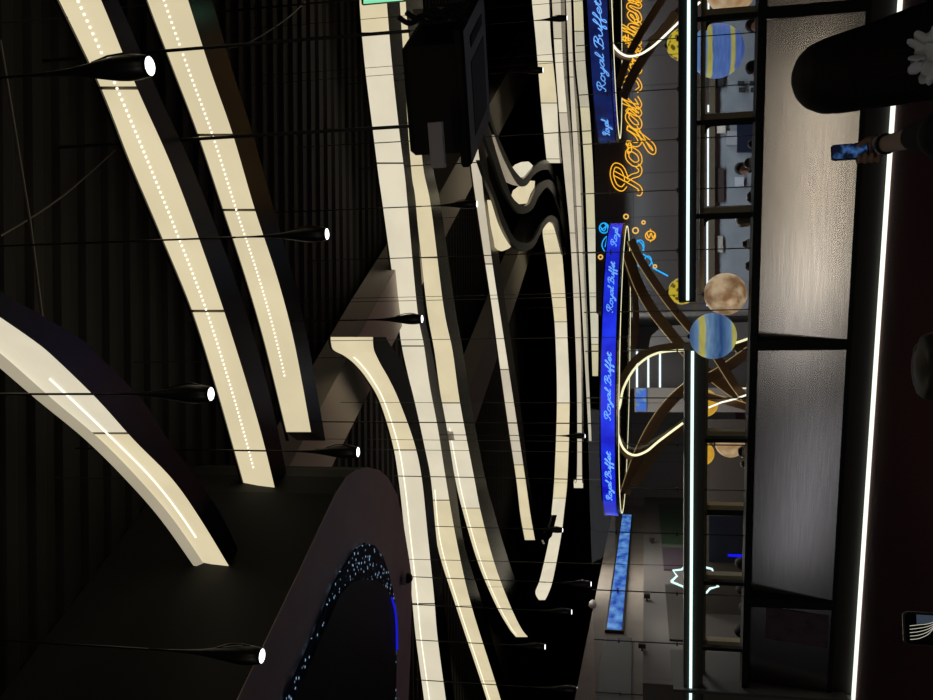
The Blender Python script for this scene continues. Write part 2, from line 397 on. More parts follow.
channel([(337, 331, 373, 386), (343, 331.5, 373, 389), (350, 334, 374, 394), (356, 345, 376.5, 398), (365, 356, 381, 403), (380, 368, 389.5, 409), (403, 380.6, 400, 415), (444, 393, 414.6, 424), (480, 399, 422, 431), (533, 405, 427.5, 436), (596, 412, 434, 443), (637, 416, 437.5, 448), (697, 424, 445.5, 454), (745, 430, 452, 461)], 3.1,
        'light channel with a curled squared end, running beside the taupe soffit', seams=(448, 600), led=(.25, .98, .25), mats=('A', 'B', 'B'))
channel([(90, 464, 470, 476), (163, 471, 480, 487), (207, 477, 485, 493), (264, 485.5, 492.5, 500), (307, 492, 499, 506), (369.5, 500.5, 508.7, 515), (430, 509, 518, 523.5), (480, 516.5, 525.5, 529), (515, 520.5, 530.5, 536), (540, 525, 535, 545)], 2.5,
        'thin light channel hanging from the wavy channels, left limb of the long loop', seams=(264, 369, 465), mats=('C', 'B', 'C', 'A'), rods=2, case=m_brown)
channel([(222, 549, 552, 557), (227, 544.5, 556, 562), (234, 542.8, 558.5, 565), (258.6, 546.5, 562.5, 567), (307, 553, 566, 571), (339, 555.5, 567.5, 573), (403, 557, 569.6, 574), (477, 554.5, 567.5, 573), (513, 551.6, 564, 570), (537, 549.5, 561, 567), (577, 540.6, 553.5, 561), (592, 535.5, 549, 556), (600, 539, 545, 552)], 2.5,
        'light channel forming the right limb of the long loop, hooked at its far end', seams=(321, 400, 500), mats=('A', 'B', 'A', 'B'), rods=2)
# the dark U that joins the two limbs of the loop
U0 = [atz(x, y, CAM.z + 2.5) for x, y in ((531, 508), (536, 524), (545, 544), (552, 536), (557, 515), (553, 515), (549, 528), (544, 534), (539, 522), (534, 507))]
b = MB(); b.prism(U0, (0, 0, .05)); tag(b.build('loop_end_piece', m_case), 'black U-shaped piece joining the two limbs of the looped light channel', 'ceiling light')

m_wave = mat('dark_bronze_fascia', (.03, .026, .021), .3)
m_lensD = lensmat('tan_diffuser', (.30, .25, .18))
def wave(e1, e2, lenses, H, label, case=m_case, hgt=.05, lipt=False):
    z = CAM.z + H
    A = catmull([atz(x, y, z) for x, y in e1], 6); B = catmull([atz(x, y, z) for x, y in e2], 6)
    th = thing('wavy_light_channel', sum(A, Vector()) / len(A), label, 'ceiling light', 'wavy channels beside the projector')
    b = MB(); b.loft([[a, c, c + Vector((0, 0, hgt)), a + Vector((0, 0, hgt))] for a, c in zip(A, B)]); b.build('casing', case, th)
    for lu, mt in lenses:
        b = MB(); P = [atz(x, y, z + .06) for x, y in lu]; b.prism(P, (0, 0, .04)); b.build('diffuser_panel', mt, th)
    for k in (1, len(A) - 2):
        b = MB(); c0 = (A[k] + B[k]) / 2 + Vector((0, 0, hgt)); b.tube([c0, Vector((c0.x, c0.y, CEIL))], .008, 6); b.build('suspension_rod', m_wire, th)
wave([(484, 95), (490, 112), (495.7, 130), (503.4, 149), (512.4, 167), (521.4, 178), (525, 177.6), (531.7, 170), (538, 163.4), (546, 160), (552, 166), (558.7, 179), (564, 192), (568, 213.6), (570, 235)],
     [(481, 95), (487, 112), (493, 130), (501, 152), (508.6, 168.6), (517.6, 184), (522.7, 186.6), (528, 184), (533, 176), (539.5, 171), (544.6, 170), (550, 172), (558.7, 192), (564, 210), (568, 235)],
     [([(512.6, 169), (517, 164.5), (523, 162), (528.5, 161.5), (533, 165.5), (530.5, 170), (526, 176.5), (521.6, 177.5)], m_lensB)], 2.45, 'upper wavy light channel, first of three S-shaped bends below the projector', m_wave)
wave([(484, 112), (490.6, 134), (499.6, 163.4), (507.3, 185), (512.4, 197), (520, 205), (528, 204.6), (533, 195.6), (538, 185), (546, 180), (552, 181.5), (558.7, 194), (565, 213.6), (569, 245)],
     [(480, 120), (486.7, 143), (494.4, 164.7), (502, 186.6), (510, 202), (517.6, 211.7), (525, 213.6), (533, 208.5), (538, 198), (544.6, 189), (548.5, 188), (555, 197), (561, 214), (567, 245)],
     [([(513, 197), (515, 190.5), (521.4, 185.5), (529, 180.5), (535, 181), (534.5, 187), (530.5, 194), (527, 203.5), (521, 204)], m_lensA), ([(494, 135), (498, 150), (503.5, 168), (508, 182), (515, 185), (521, 186), (511, 174), (503, 156), (497, 138)], m_lensD)], 2.4, 'middle wavy light channel, second of three S-shaped bends below the projector', m_wave)
wave([(483, 160), (490, 180), (497.7, 200), (504.7, 219), (513.7, 237), (521.4, 242.4), (529, 242.4), (535.6, 236), (542, 223), (550, 215.4), (556, 218), (560, 226), (566, 255)],
     [(479, 160), (486, 180), (493.8, 200), (502, 225.7), (512.4, 245), (520, 250), (526.6, 251), (534.3, 246), (539.5, 236), (546, 224.4), (551, 222), (556, 228), (563, 255)],
     [([(489.5, 200), (493, 226), (496, 240), (497, 247), (500, 250), (503, 251), (509, 248.5), (511.5, 246), (506, 234), (499, 217), (493, 201)], m_lensA)], 2.35, 'lower wavy light channel, third of three S-shaped bends below the projector', m_wave)

channel([(-40, 530, 547, 551), (0, 532, 549, 552), (41, 536, 551, 554), (103, 541, 557, 560), (144, 545, 558.5, 562), (163, 547, 560, 563)], 2.2,
        'wide bright light channel from the top edge ending behind the wavy channels', seams=(61, 103, 160), mats=('B', 'A', 'B'), rods=1)
channel([(-40, 550, 559, 563), (0, 552, 560.6, 565), (64, 555.5, 563, 567), (160, 563, 571, 575), (233, 570, 575, 578.5), (307, 574, 580, 582), (390, 577, 581.5, 583), (476, 577, 582, 584), (480, 574, 583, 585), (488, 574, 583, 585)], 1.95,
        'long narrow light channel reaching farthest down among the four by the sign wall', seams=(37, 106, 231, 477), mats=('C', 'B', 'C'), rods=3, fin=.015)
channel([(-40, 564, 569, 572), (0, 566, 571, 574), (77, 569.6, 573.5, 576.5), (177, 575, 580, 582), (258, 579, 583.3, 585), (307, 582, 585.5, 587), (403, 587, 590, 591.5), (441, 589, 591.5, 593)], 1.8,
        'thinnest light channel between the two longer ones by the sign wall', seams=(77, 200), mats=('C', 'C'), rods=2, fin=.012)
channel([(-40, 571, 580, 584), (0, 573.5, 582.5, 585.5), (64, 576, 585.5, 588), (116, 581, 590, 592.5), (177, 585, 593.5, 595.5), (215, 586.5, 594.7, 597), (307, 590, 598, 600), (350, 591.7, 598.3, 600.5), (376, 592.5, 598, 600.5)], 1.5,
        'rightmost light channel just above the blue ring and sign wall', seams=(30, 106, 230, 342), mats=('A', 'C', 'A', 'B'), rods=2, fin=.012)

# ------------------------------------------------------------ pendant spotlights
pend = [(150, 66, 3.6, 'pendant spotlight nearest of all, hanging at the upper left over the second light channel'),
        (327, 234, 5.6, 'pendant spotlight hanging beside the lower part of the third light channel'),
        (422, 319, 8.0, 'dark pendant spotlight in front of the broad light channel'),
        (211, 394, 4.7, 'pendant spotlight between the nearest and second light channels'),
        (358, 452, 6.4, 'pendant spotlight hanging by the rounded end of the taupe soffit'),
        (262, 656, 4.7, 'pendant spotlight in front of the taupe soffit and starry oval'),
        (477, 204, 9.6, 'pendant spotlight just left of the wavy light channels'),
        (543, 70, 13, 'small far pendant spotlight over the wide bright channel'),
        (567, 18, 14, 'small far pendant spotlight nearest the top edge'),
        (585, 436, 15, 'small far pendant spotlight above the blue ring'),
        (562.6, 530, 14, 'small far pendant spotlight at the end of the long loop'),
        (591, 584, 12.5, 'small far pendant spotlight just above the corridor wall edge'),
        (571.6, 612, 12.5, 'small far pendant spotlight past the tip of the long loop'),
        (545, 647, 12, 'small far pendant spotlight near the rounded channel tip'),
        (577, 690, 11.5, 'small far pendant spotlight lowest at the left end of the view')]
def make_pendant(label):
    t = thing('pendant_spotlight', (0, 0, 0), label, 'pendant lamp', 'teardrop pendant spotlights')
    b = MB(); b.lathe([(.004, .62), (.006, .48), (.009, .40), (.015, .32), (.025, .25), (.036, .185), (.0445, .13), (.0475, .09), (.046, .05), (.040, .012), (.034, 0)], n=20); sh_ = b.build('shade', m_black, t, True)
    b = MB(); b.lathe([(.001, -.004), (.028, -.004), (.034, .0), (.030, .012)], n=20); b.build('spot_lens', m_bulb, t)
    b = MB(); b.tube([(.046, 0, .06), (.053, 0, .11), (.048, 0, .17), (.028, 0, .235)], .004, 6); b.build('handle', m_rod, sh_)
    b = MB(); b.tube([(0, 0, .6), (0, 0, 1)], .006, 8); b.build('stem', m_rod, t)
    return t
pt = make_pendant(pend[0][3]); first = True
for x, y, dist, lab in pend:
    p = CAM + ray(x, y).normalized() * dist
    if first: o = pt; kids = list(pt.children); first = False
    else:
        o = pt.copy(); C.objects.link(o); kids = []
        for ch in pt.children:
            c = ch.copy(); C.objects.link(c); c.parent = o; kids.append(c)
            for g_ in ch.children:
                g2 = g_.copy(); C.objects.link(g2); g2.parent = c
    o['label'] = lab; o.location = p
    PINV[o.name] = Matrix.Identity(4)
    for c in kids:
        c.matrix_parent_inverse = Matrix.Identity(4)
        if c.name.startswith('stem'):
            L_ = CEIL - p.z - .6; c.scale = (1, 1, L_ / .4); c.location = (0, 0, .6 - .6 * L_ / .4)
# their beams
for x, y, dist, lab in pend[:7]:
    p = CAM + ray(x, y).normalized() * dist
    d = bpy.data.lights.new('spot_beam', 'SPOT'); d.energy = 7; d.spot_size = 1.0; d.spot_blend = .6; d.shadow_soft_size = .03; d.color = (1, .97, .9)
    o = bpy.data.objects.new('spot_beam', d); C.objects.link(o); o.location = p - Vector((0, 0, .02))

# ------------------------------------------------------------ projector
pz = 3.17
q = [atz(x, y, pz) for x, y in ((461, 30), (470, 167), (489, 120), (482, -12))]
ctr = sum(q, Vector()) / 4
t = thing('projector', ctr, 'large black projector hanging from the ceiling at the top of the view', 'projector')
def inset(P, k, dz=0):
    c = sum(P, Vector()) / len(P); return [c + (p - c) * k + Vector((0, 0, dz)) for p in P]
top = pz + .40
m_pj = mat('projector_black', (.004, .004, .004), .7); m_pj2 = mat('projector_charcoal', (.11, .11, .105), .5)
qb = [q[0].lerp(q[1], .09), q[0].lerp(q[1], .89), q[3].lerp(q[2], .89), q[3].lerp(q[2], .09)]
b = MB(); b.loft([inset(qb, .96, .02), inset(qb, 1.0, .05), inset(qb, 1.0, .36), inset(qb, .94, .40)]); b.build('body', m_pj, t)
b = MB(); b.loft([inset(q, .97, -.010), inset(q, 1.0, .01), inset(q, 1.0, .045), inset(q, .97, .06)]); b.build('base_tray', m_pj, t)
b = MB()
a, b1, c1, d1 = inset(q, .97, -.012)
i1 = [a.lerp(b1, .30).lerp(d1.lerp(c1, .30), .22), a.lerp(b1, .86).lerp(d1.lerp(c1, .86), .22), a.lerp(b1, .86).lerp(d1.lerp(c1, .86), .85), a.lerp(b1, .30).lerp(d1.lerp(c1, .30), .85)]
o4 = [a, b1, c1, d1]
b.add(o4 + i1, [(0, 1, 5, 4), (1, 2, 6, 5), (2, 3, 7, 6), (3, 0, 4, 7)]); b.build('underside_frame', m_pj2, t)
b = MB(); b.prism([p + Vector((0, 0, -.004)) for p in i1], (0, 0, .003)); b.build('recessed_panel', mat('projector_recess', (.012, .012, .012), .7), t)
sl = [a.lerp(b1, f).lerp(d1.lerp(c1, f), g) for f, g in ((.12, .25), (.2, .25), (.2, .8), (.12, .8))]
b = MB(); b.prism([p - Vector((0, 0, .006)) for p in sl], (0, 0, .004)); b.build('vent_slot', m_matte, t)
e = (q[1] - q[0]).normalized(); nn = Vector((-e.y, e.x, 0)); nn = nn if nn.y < 0 else -nn
R = Matrix((e, nn, Vector((0, 0, 1)))).transposed()
m_brk = mat('grey_bracket', (.50, .48, .54), .45, .2)
b = MB(); b.box(atr(437, 145, 5.45), (.27, .05, .085), R=R); b.build('mounting_plate', m_brk, t)
for f in (.045, .935):
    b = MB(); c0 = q[0].lerp(q[1], f).lerp(q[3].lerp(q[2], f), .5) + Vector((0, 0, .28)); b.box(c0 - Vector((0, 0, .06)), (.085, .55, .24), R=R); b.build('end_bracket', mat('bracket_taupe', (.22, .20, .17), .6), t)
for f, g in ((.04, .2), (.74, .2)):
    c0 = q[0].lerp(q[1], f).lerp(q[3].lerp(q[2], f), g); b = MB(); b.tube([c0 + Vector((0, 0, .38)), Vector((c0.x, c0.y, CEIL))], .012, 8); b.build('hanging_rod', m_black, t)
b = MB(); c0 = atr(432, 14, 5.6)
for k in range(6):
    a0 = c0 + Vector((random.uniform(-.03, .03), random.uniform(-.05, .05), random.uniform(-.1, .1))); b.tube(catmull([a0 + Vector((-.02, 0, -.12)), a0 + Vector((.03, .02, -.04)), a0 + Vector((-.02, .01, .05)), a0 + Vector((.02, 0, .12))], 5), .016, 6)
b.build('cable_bundle', m_matte, t, True)
# exit sign at the very top edge
p = atr(384, -3, 8.2); t = thing('exit_sign', p, 'green lit exit sign box cut by the top edge above the projector', 'exit sign')
b = MB(); b.box(p, (.10, .04, .40)); b.build('housing', m_black, t)
b = MB(); b.box(p + Vector((-.01, -.022, 0)), (.085, .006, .36)); b.build('lit_face', glow('exit_green', (.25, .8, .45), 1), t)
b = MB(); b.tube([p + Vector((0, 0, .2)), Vector((p.x, p.y, CEIL))], .008, 6); b.build('hanging_rod', m_rod, t)

# thin service wires and conduits up in the dark
def wire(P, r, label, m=m_wire):
    b = MB(); b.tube(P, r, 6); return tag(b.build('cable', m, None), label, 'cable')
wire(catmull([atz(*q, CEIL - .05) for q in ((0, 236), (35, 215), (70, 190), (115, 150))], 6), .008, 'thin slack cable drooping under the steel deck at the far left')
wire(catmull([atz(*q, CEIL - .08) for q in ((228, 48), (250, 42), (285, 20), (305, 2))], 6), .008, 'thin cable looping under the deck left of the projector')
wire([atz(0, 40, CEIL - .06), atz(30, 222, CEIL - .06), atz(45, 340, CEIL - .06)], .010, 'long thin conduit line across the dark deck')

# ------------------------------------------------------------ counter partition
sL, sR = ps(800, 740), ps(800, -60)
ZT = 1.06; ZB = .27
b = MB(); pbox(b, sR, sL, 0, .235, -.16, -.02); b.build('trim_plinth', m_plinth, kind='structure')
part = thing('counter_front', pw((sL + sR) / 2, .235, -.05), 'long counter front of brushed steel panels in black frames', 'counter')
b = MB(); pbox(b, sR, sL, .235, ZB, -.14, 0.02); b.build('bottom_rail', m_matte, part)
zt0 = pp(757, 10).z; zt1 = pp(750, 690).z
b = MB(); pbox(b, sR, sL, ZT - .01, ZT + .05, -.20, .02); b.build('top_rail', m_matte, part)
div = [ps(800, 10), ps(800, 345), ps(800, 604), ]
b_ = [sR] + div + [sL]
for s in div:
    b = MB(); pbox(b, s - .045, s + .045, ZB, ZT - .01, -.19, .02); b.build('frame_post', m_matte, part)
for k in range(len(b_) - 1):
    b = MB(); b.prism([pw(b_[k] + .05, ZB + .005, .0), pw(b_[k] + .05, ZT - .015, -.148), pw(b_[k] + .05, ZT - .015, -.18), pw(b_[k] + .05, ZB + .005, -.03)], PT * (b_[k + 1] - b_[k] - .1)); b.build('steel_panel', m_steel, part)
b = MB(); c0 = [pp(x, y, .012) for x, y in ((767, 612), (767, 646), (828, 647), (829, 616))]
s0, s1 = ps(767, 613), ps(767, 645); z0, z1 = pp(828, 630).z, pp(767, 630).z
po = lambda z: -.148 * (z - ZB) / (ZT - .02 - ZB)
b.prism([pw(s0, z0, po(z0) + .004), pw(s0, z1, po(z1) + .004), pw(s0, z1, po(z1) + .010), pw(s0, z0, po(z0) + .010)], PT * (s1 - s0))
m_pur = mat('purple_poster_print', (0.10, 0.065, 0.10), .6); noise_col(m_pur, (.085, .055, .09), (.14, .09, .12), 9, 3)
tag(b.build('poster', m_pur), 'dim purple poster stuck on the leftmost steel counter panel', 'poster')
b = MB(); pbox(b, sR, sL, .006, .038, .0, .03)
tag(b.build('floor_light_strip', glow('led_floor', (.92, 1.0, .84), 1.25)), 'bright white light strip along the floor below the counter', 'light strip')
# counter worktop and shelf behind
b = MB(); pbox(b, sR, sL - .95, .88, .92, -1.0, -.21)
tag(b.build('worktop', mat('black_worktop', (.02, .02, .022), .3)), 'long dark worktop behind the steel counter front', 'worktop')
b = MB(); pbox(b, sR, sL - .95, 0, .88, -.95, -.22); tag(b.build('base_cabinet', m_matte), 'black base cabinet under the long worktop', 'cabinet')

# canopies with cool light strips
def canopy(y0, y1, xt, xb, xl, label, m, posts, off=.10):
    s0, s1 = ps(690, y0, off), ps(690, y1, off)
    zt, zb, zl = (pp(v, (y0 + y1) / 2, off).z for v in (xt, xb, xl))
    t = thing('light_canopy', pw((s0 + s1) / 2, zb, off), label, 'canopy', 'canopies over the counter')
    b = MB(); pbox(b, s0, s1, zb, zt, -.09, off); cb = b.build('canopy_box', m, t)
    b = MB(); pbox(b, s0 + .01, s1 - .02, zl - .013, zl + .013, off, off + .02); b.build('light_strip', m_ledc, cb)
    for s in [ps(730, q_, -.05) for q_ in posts]:
        b = MB(); pbox(b, s - .02, s + .02, ZT + .05, zb, -.08, -.03); b.build('post', m_matte, t)
    return t
canopy(-70, 302, 679, 697, 688.3, 'black canopy with a cool light strip at the right half of the counter', m_matte, (17, 121, 215))
m_can2 = mat('dark_olive_canopy', (.045, .043, .036), .45)
canopy(350, 770, 684, 704, 691.3, 'dark canopy with a cool light strip at the left half of the counter', m_can2, (440, 583, 649))

# portal posts and rounded frames behind the glass
m_oliv = mat('olive_brown_frame', (0.5, 0.41, 0.25), .5)
for k, yy in enumerate((10, 115, 209, 433, 507, 577, 643)):
    s = ps(730, yy, -.35); zt = pp(705, 100, -.35).z
    t = thing('portal_post', pw(s, ZT + .05, -.35), 'olive brown post with black liner behind the glass, ' +
              ['at the top edge of the view', 'second from the top edge', 'just before the pale moon globe', 'beside the yellow globes', 'left of the cut-off moon globe', 'behind the star lamp', 'nearest the purple poster'][k], 'post', 'posts behind the counter')
    b = MB(); pbox(b, s - .02, s + .03, .92, zt + .03, -.42, -.34); b.build('post', m_oliv, t)
    b = MB(); n = 6; base = s + .03
    poly = [pw(base, .92, -.34), pw(base, zt, -.34), pw(base + .12, zt, -.34)] + [pw(base + .06 + .06 * (1 - math.sin(pi / 2 * j / n)), zt - .06 + .06 * math.cos(pi / 2 * j / n) - .012, -.34) for j in range(n + 1)] + [pw(base + .06, .92, -.34)]
    b.prism(poly, PN * -.08); b.build('black_liner', m_matte, t)
b = MB(); s0, s1 = ps(707, -40, -.35), ps(707, 300, -.35); z = pp(702.5, 150, -.35).z
pbox(b, s0, s1, z - .02, z + .02, -.42, -.34); tag(b.build('portal_header', m_oliv), 'olive brown header bar under the right-hand canopy', 'beam')
b = MB(); s0, s1 = ps(707, 356, -.35), ps(707, 720, -.35); z = pp(705.5, 500, -.35).z
pbox(b, s0, s1, z - .015, z + .025, -.42, -.34); tag(b.build('portal_header', m_oliv), 'olive brown header bar under the left-hand canopy', 'beam')

# glass wall above the counter
m_glass = bpy.data.materials.new('clear_glass'); m_glass.use_nodes = True
nt = m_glass.node_tree; nt.nodes.clear()
out = nt.nodes.new('ShaderNodeOutputMaterial'); mx = nt.nodes.new('ShaderNodeMixShader'); tr = nt.nodes.new('ShaderNodeBsdfTransparent'); gl = nt.nodes.new('ShaderNodeBsdfGlossy')
gl.inputs['Roughness'].default_value = .02; tr.inputs[0].default_value = (.93, .95, .95, 1)
mx.inputs[0].default_value = .025
nt.links.new(tr.outputs[0], mx.inputs[1]); nt.links.new(gl.outputs[0], mx.inputs[2]); nt.links.new(mx.outputs[0], out.inputs[0])
m_edge = mat('glass_edge', (.05, .06, .06), .2, .0)
joints = [-60, 35, 86, 137, 188, 249, 310, 350, 398, 445, 490, 535, 595, 646, 700, 722]
gz = 2.62
GL = ['the rightmost pane by the navy ring', 'in front of the top of the striped blue globe', 'just left of the striped blue globe', 'in front of the navy shelf rack', 'in front of the bearded man', 'in front of the brown-haired diner', 'in front of the pale moon globe', 'in front of the banded globe', 'in front of the golden sun globe', 'in front of the cut-off tan globe', 'left of the cut-off tan globe', 'just right of the star lamp', 'in front of the star lamp', 'in front of the child and the pale notice', 'the leftmost pane above the purple poster']
for k in range(len(joints) - 1):
    s0, s1 = ps(720, joints[k], -.1), ps(720, joints[k + 1], -.1)
    t = thing('glass_panel', pw((s0 + s1) / 2, ZT + .05, -.1), 'clear glass panel on the counter, ' + GL[k], 'glass', 'glass panels on the counter')
    b = MB(); b.add([pw(s0 + .004, ZT + .05, -.1), pw(s1 - .004, ZT + .05, -.1), pw(s1 - .004, gz, -.1), pw(s0 + .004, gz, -.1)], [(0, 1, 2, 3)])
    g = b.build('pane', m_glass, t); sm = g.modifiers.new('thickness', 'SOLIDIFY'); sm.thickness = .008
    b = MB(); pbox(b, s1 - .004, s1 + .004, ZT + .05, gz, -.106, -.094); b.build('joint', m_edge, t)
    for zc in (1.75, 2.35):
        b = MB(); pbox(b, s1 - .02, s1 + .02, zc, zc + .014, -.114, -.086); b.build('clip', m_rod, t)

# ------------------------------------------------------------ script lettering (single strokes)
G = {
 'R': (1.55, [[(.1, .25), (.15, .02), (.4, .05), (.55, .5), (.8, 1.9)], [(.35, 1.05), (.05, 1.35), (.15, 1.8), (.7, 2.05), (1.25, 1.85), (1.25, 1.35), (.85, 1.05), (.65, 1.0), (.95, .6), (1.2, .12), (1.5, .02), (1.65, .25)]]),
 'B': (1.45, [[(.1, .25), (.2, .02), (.45, .1), (.85, 1.95)], [(.1, 1.4), (.35, 1.9), (.95, 2.05), (1.35, 1.75), (1.15, 1.25), (.65, 1.08), (1.2, .95), (1.3, .35), (.85, .0), (.4, .15)]]),
 'S': (1.3, [[(1.35, 1.65), (1.1, 2.05), (.65, 1.95), (.6, 1.45), (1.0, .95), (.95, .3), (.45, .0), (.05, .35)]]),
 'o': (1.0, [[(.75, .92), (.35, .92), (.12, .45), (.35, .03), (.75, .12), (.9, .6), (.72, .92), (.85, .75), (1.2, .85)]]),
 'y': (1.1, [[(.05, .7), (.2, .92), (.25, .3), (.5, .05), (.85, .35), (1.05, .95), (.85, .0), (.5, -.85), (.15, -.95), (.2, -.6), (.75, -.1), (1.2, .35)]]),
 'a': (1.05, [[(.9, .8), (.5, .95), (.15, .5), (.25, .05), (.6, .15), (.95, .95), (.88, .25), (1.0, .03), (1.25, .3)]]),
 'l': (.65, [[(.0, .2), (.4, .9), (.65, 1.7), (.5, 2.0), (.32, 1.4), (.25, .4), (.4, .03), (.75, .3)]]),
 'u': (1.1, [[(.0, .6), (.2, .92), (.2, .3), (.42, .03), (.8, .3), (.98, .95), (.92, .25), (1.05, .03), (1.25, .3)]]),
 'f': (.72, [[(.0, .2), (.45, 1.0), (.72, 1.75), (.55, 2.0), (.38, 1.3), (.15, -.7), (.28, -1.0), (.42, -.6), (.3, .05), (.8, .35)]]),
 'e': (.8, [[(.0, .3), (.55, .5), (.7, .82), (.45, .96), (.15, .55), (.3, .05), (.65, .1), (.9, .35)]]),
 't': (.75, [[(.0, .3), (.45, 1.5), (.3, .4), (.42, .03), (.8, .3)], [(.1, 1.1), (.75, 1.15)]]),
 'h': (1.05, [[(.0, .2), (.5, 1.3), (.6, 1.85), (.42, 2.0), (.25, .02), (.6, .9), (.85, .75), (.82, .2), (.95, .03), (1.2, .3)]]),
 'r': (.75, [[(.0, .2), (.25, 1.0), (.55, .85), (.5, .2), (.6, .03), (.85, .3)]]),
 'n': (1.1, [[(.0, .6), (.18, .92), (.2, .02), (.55, .9), (.85, .8), (.84, .2), (.98, .03), (1.2, .3)]]),
 ' ': (.6, [])}
def script(text, slant=.25):
    out = []; x = 0
    for ch in text:
        wd, st = G[ch]
        out.append((ch, [[(x + a + slant * b, b) for a, b in s] for s in st])); x += wd
    return out, x
def smooth2(s, sub=5): return [(v.x, v.y) for v in catmull([Vector((a, b, 0)) for a, b in s], sub)]

# ------------------------------------------------------------ neon sign on the wall
NY = SWY - .04
m_neo = glow('neon_orange', (1.0, .47, .03), 1.3); m_neb = glow('neon_blue', (.02, .42, .95), 1.3); m_ney = glow('neon_amber', (1.0, .55, .12), 1.1)
def npx(x, y): return aty(x, y, NY)
sign = thing('neon_sign', npx(640, 150), 'orange outlined neon script lettering on the dark tiled wall', 'neon sign')
def neon_word(text, p0, ux, uy, m, wide=.12, tr_=.0075):
    st, W = script(text)
    for ch, ss in st:
        if not ss: continue
        b = MB()
        for s in ss:
            c = smooth2(s, 5)
            for sg in (-1, 1):
                P = []
                for i, (a, bb) in enumerate(c):
                    i0, i1 = max(i - 1, 0), min(i + 1, len(c) - 1); tx, ty = c[i1][0] - c[i0][0], c[i1][1] - c[i0][1]; l_ = math.hypot(tx, ty) or 1
                    q_ = (a - ty / l_ * wide * sg, bb + tx / l_ * wide * sg); P.append(p0 + ux * q_[0] + uy * q_[1])
                b.tube(P, tr_, 5)
        b.build('letter_' + ch.lower(), m, sign)
uY = npx(626, 150) - npx(640, 150)
uX = (npx(640, 97) - npx(640, 196)) / 5.55
neon_word('Royal', npx(640.5, 196), uX, uY, m_neo)
neon_word('Southern', npx(640.5, 93), uX * .74, uY * .86, m_neo)
ax = thing('neon_decoration', npx(620, 240), 'blue neon rocket and planets glowing beside the end of the ring', 'neon sign')
def nline(b, pts, r=.008, sm=True): b.tube(catmull([npx(*p) for p in pts], 5) if sm else [npx(*p) for p in pts], r, 5)
def ncirc(b, x, y, rx, ry=None, r=.008): nline(b, [(x + rx * math.cos(2 * pi * k / 14), y + (ry or rx) * math.sin(2 * pi * k / 14)) for k in range(15)], r)
b = MB(); ncirc(b, 604, 228, 4.6, 5); nline(b, [(600, 226), (604, 231), (607, 225), (608, 231)]); nline(b, [(601, 230), (606, 226), (604, 223)]); b.build('blue_planet', m_neb, ax)
b = MB(); nline(b, [(607, 236), (603.5, 240), (602, 246), (605, 252)]); nline(b, [(607, 238), (606, 243), (605, 247)]); b.build('blue_crescent', m_neb, ax)
b = MB(); ncirc(b, 640, 246, 4, 6); nline(b, [(637, 240), (642, 244), (644, 251)]); ncirc(b, 648, 261, 3.5, 5); nline(b, [(643, 254), (650, 259), (653, 265)]); nline(b, [(636, 258), (641, 262), (643, 268)]); nline(b, [(637, 263), (640, 260), (638, 266), (642, 265)]); nline(b, [(653, 268), (668, 276)], .011, False); b.build('rocket', m_neb, ax)
ay = thing('neon_decoration', npx(636, 225), 'small amber neon circles and striped planet left of the lettering', 'neon sign')
for x, y, r in ((626, 216.5, 2.2), (643.5, 222.4, 1.6), (635.5, 230.5, 2.8), (600.5, 257, 2), (655, 266.5, 1.6)):
    b = MB(); ncirc(b, x, y, r, r, .010); b.build('circle', m_ney, ay)
b = MB(); ncirc(b, 650.5, 235.7, 5, 4.6); nline(b, [(647, 233), (649, 238), (651, 233), (653, 238), (655, 234)]); nline(b, [(650.5, 229), (650.5, 231)]); nline(b, [(650.5, 240), (650.5, 242)]); b.build('striped_planet', m_neo, ay)

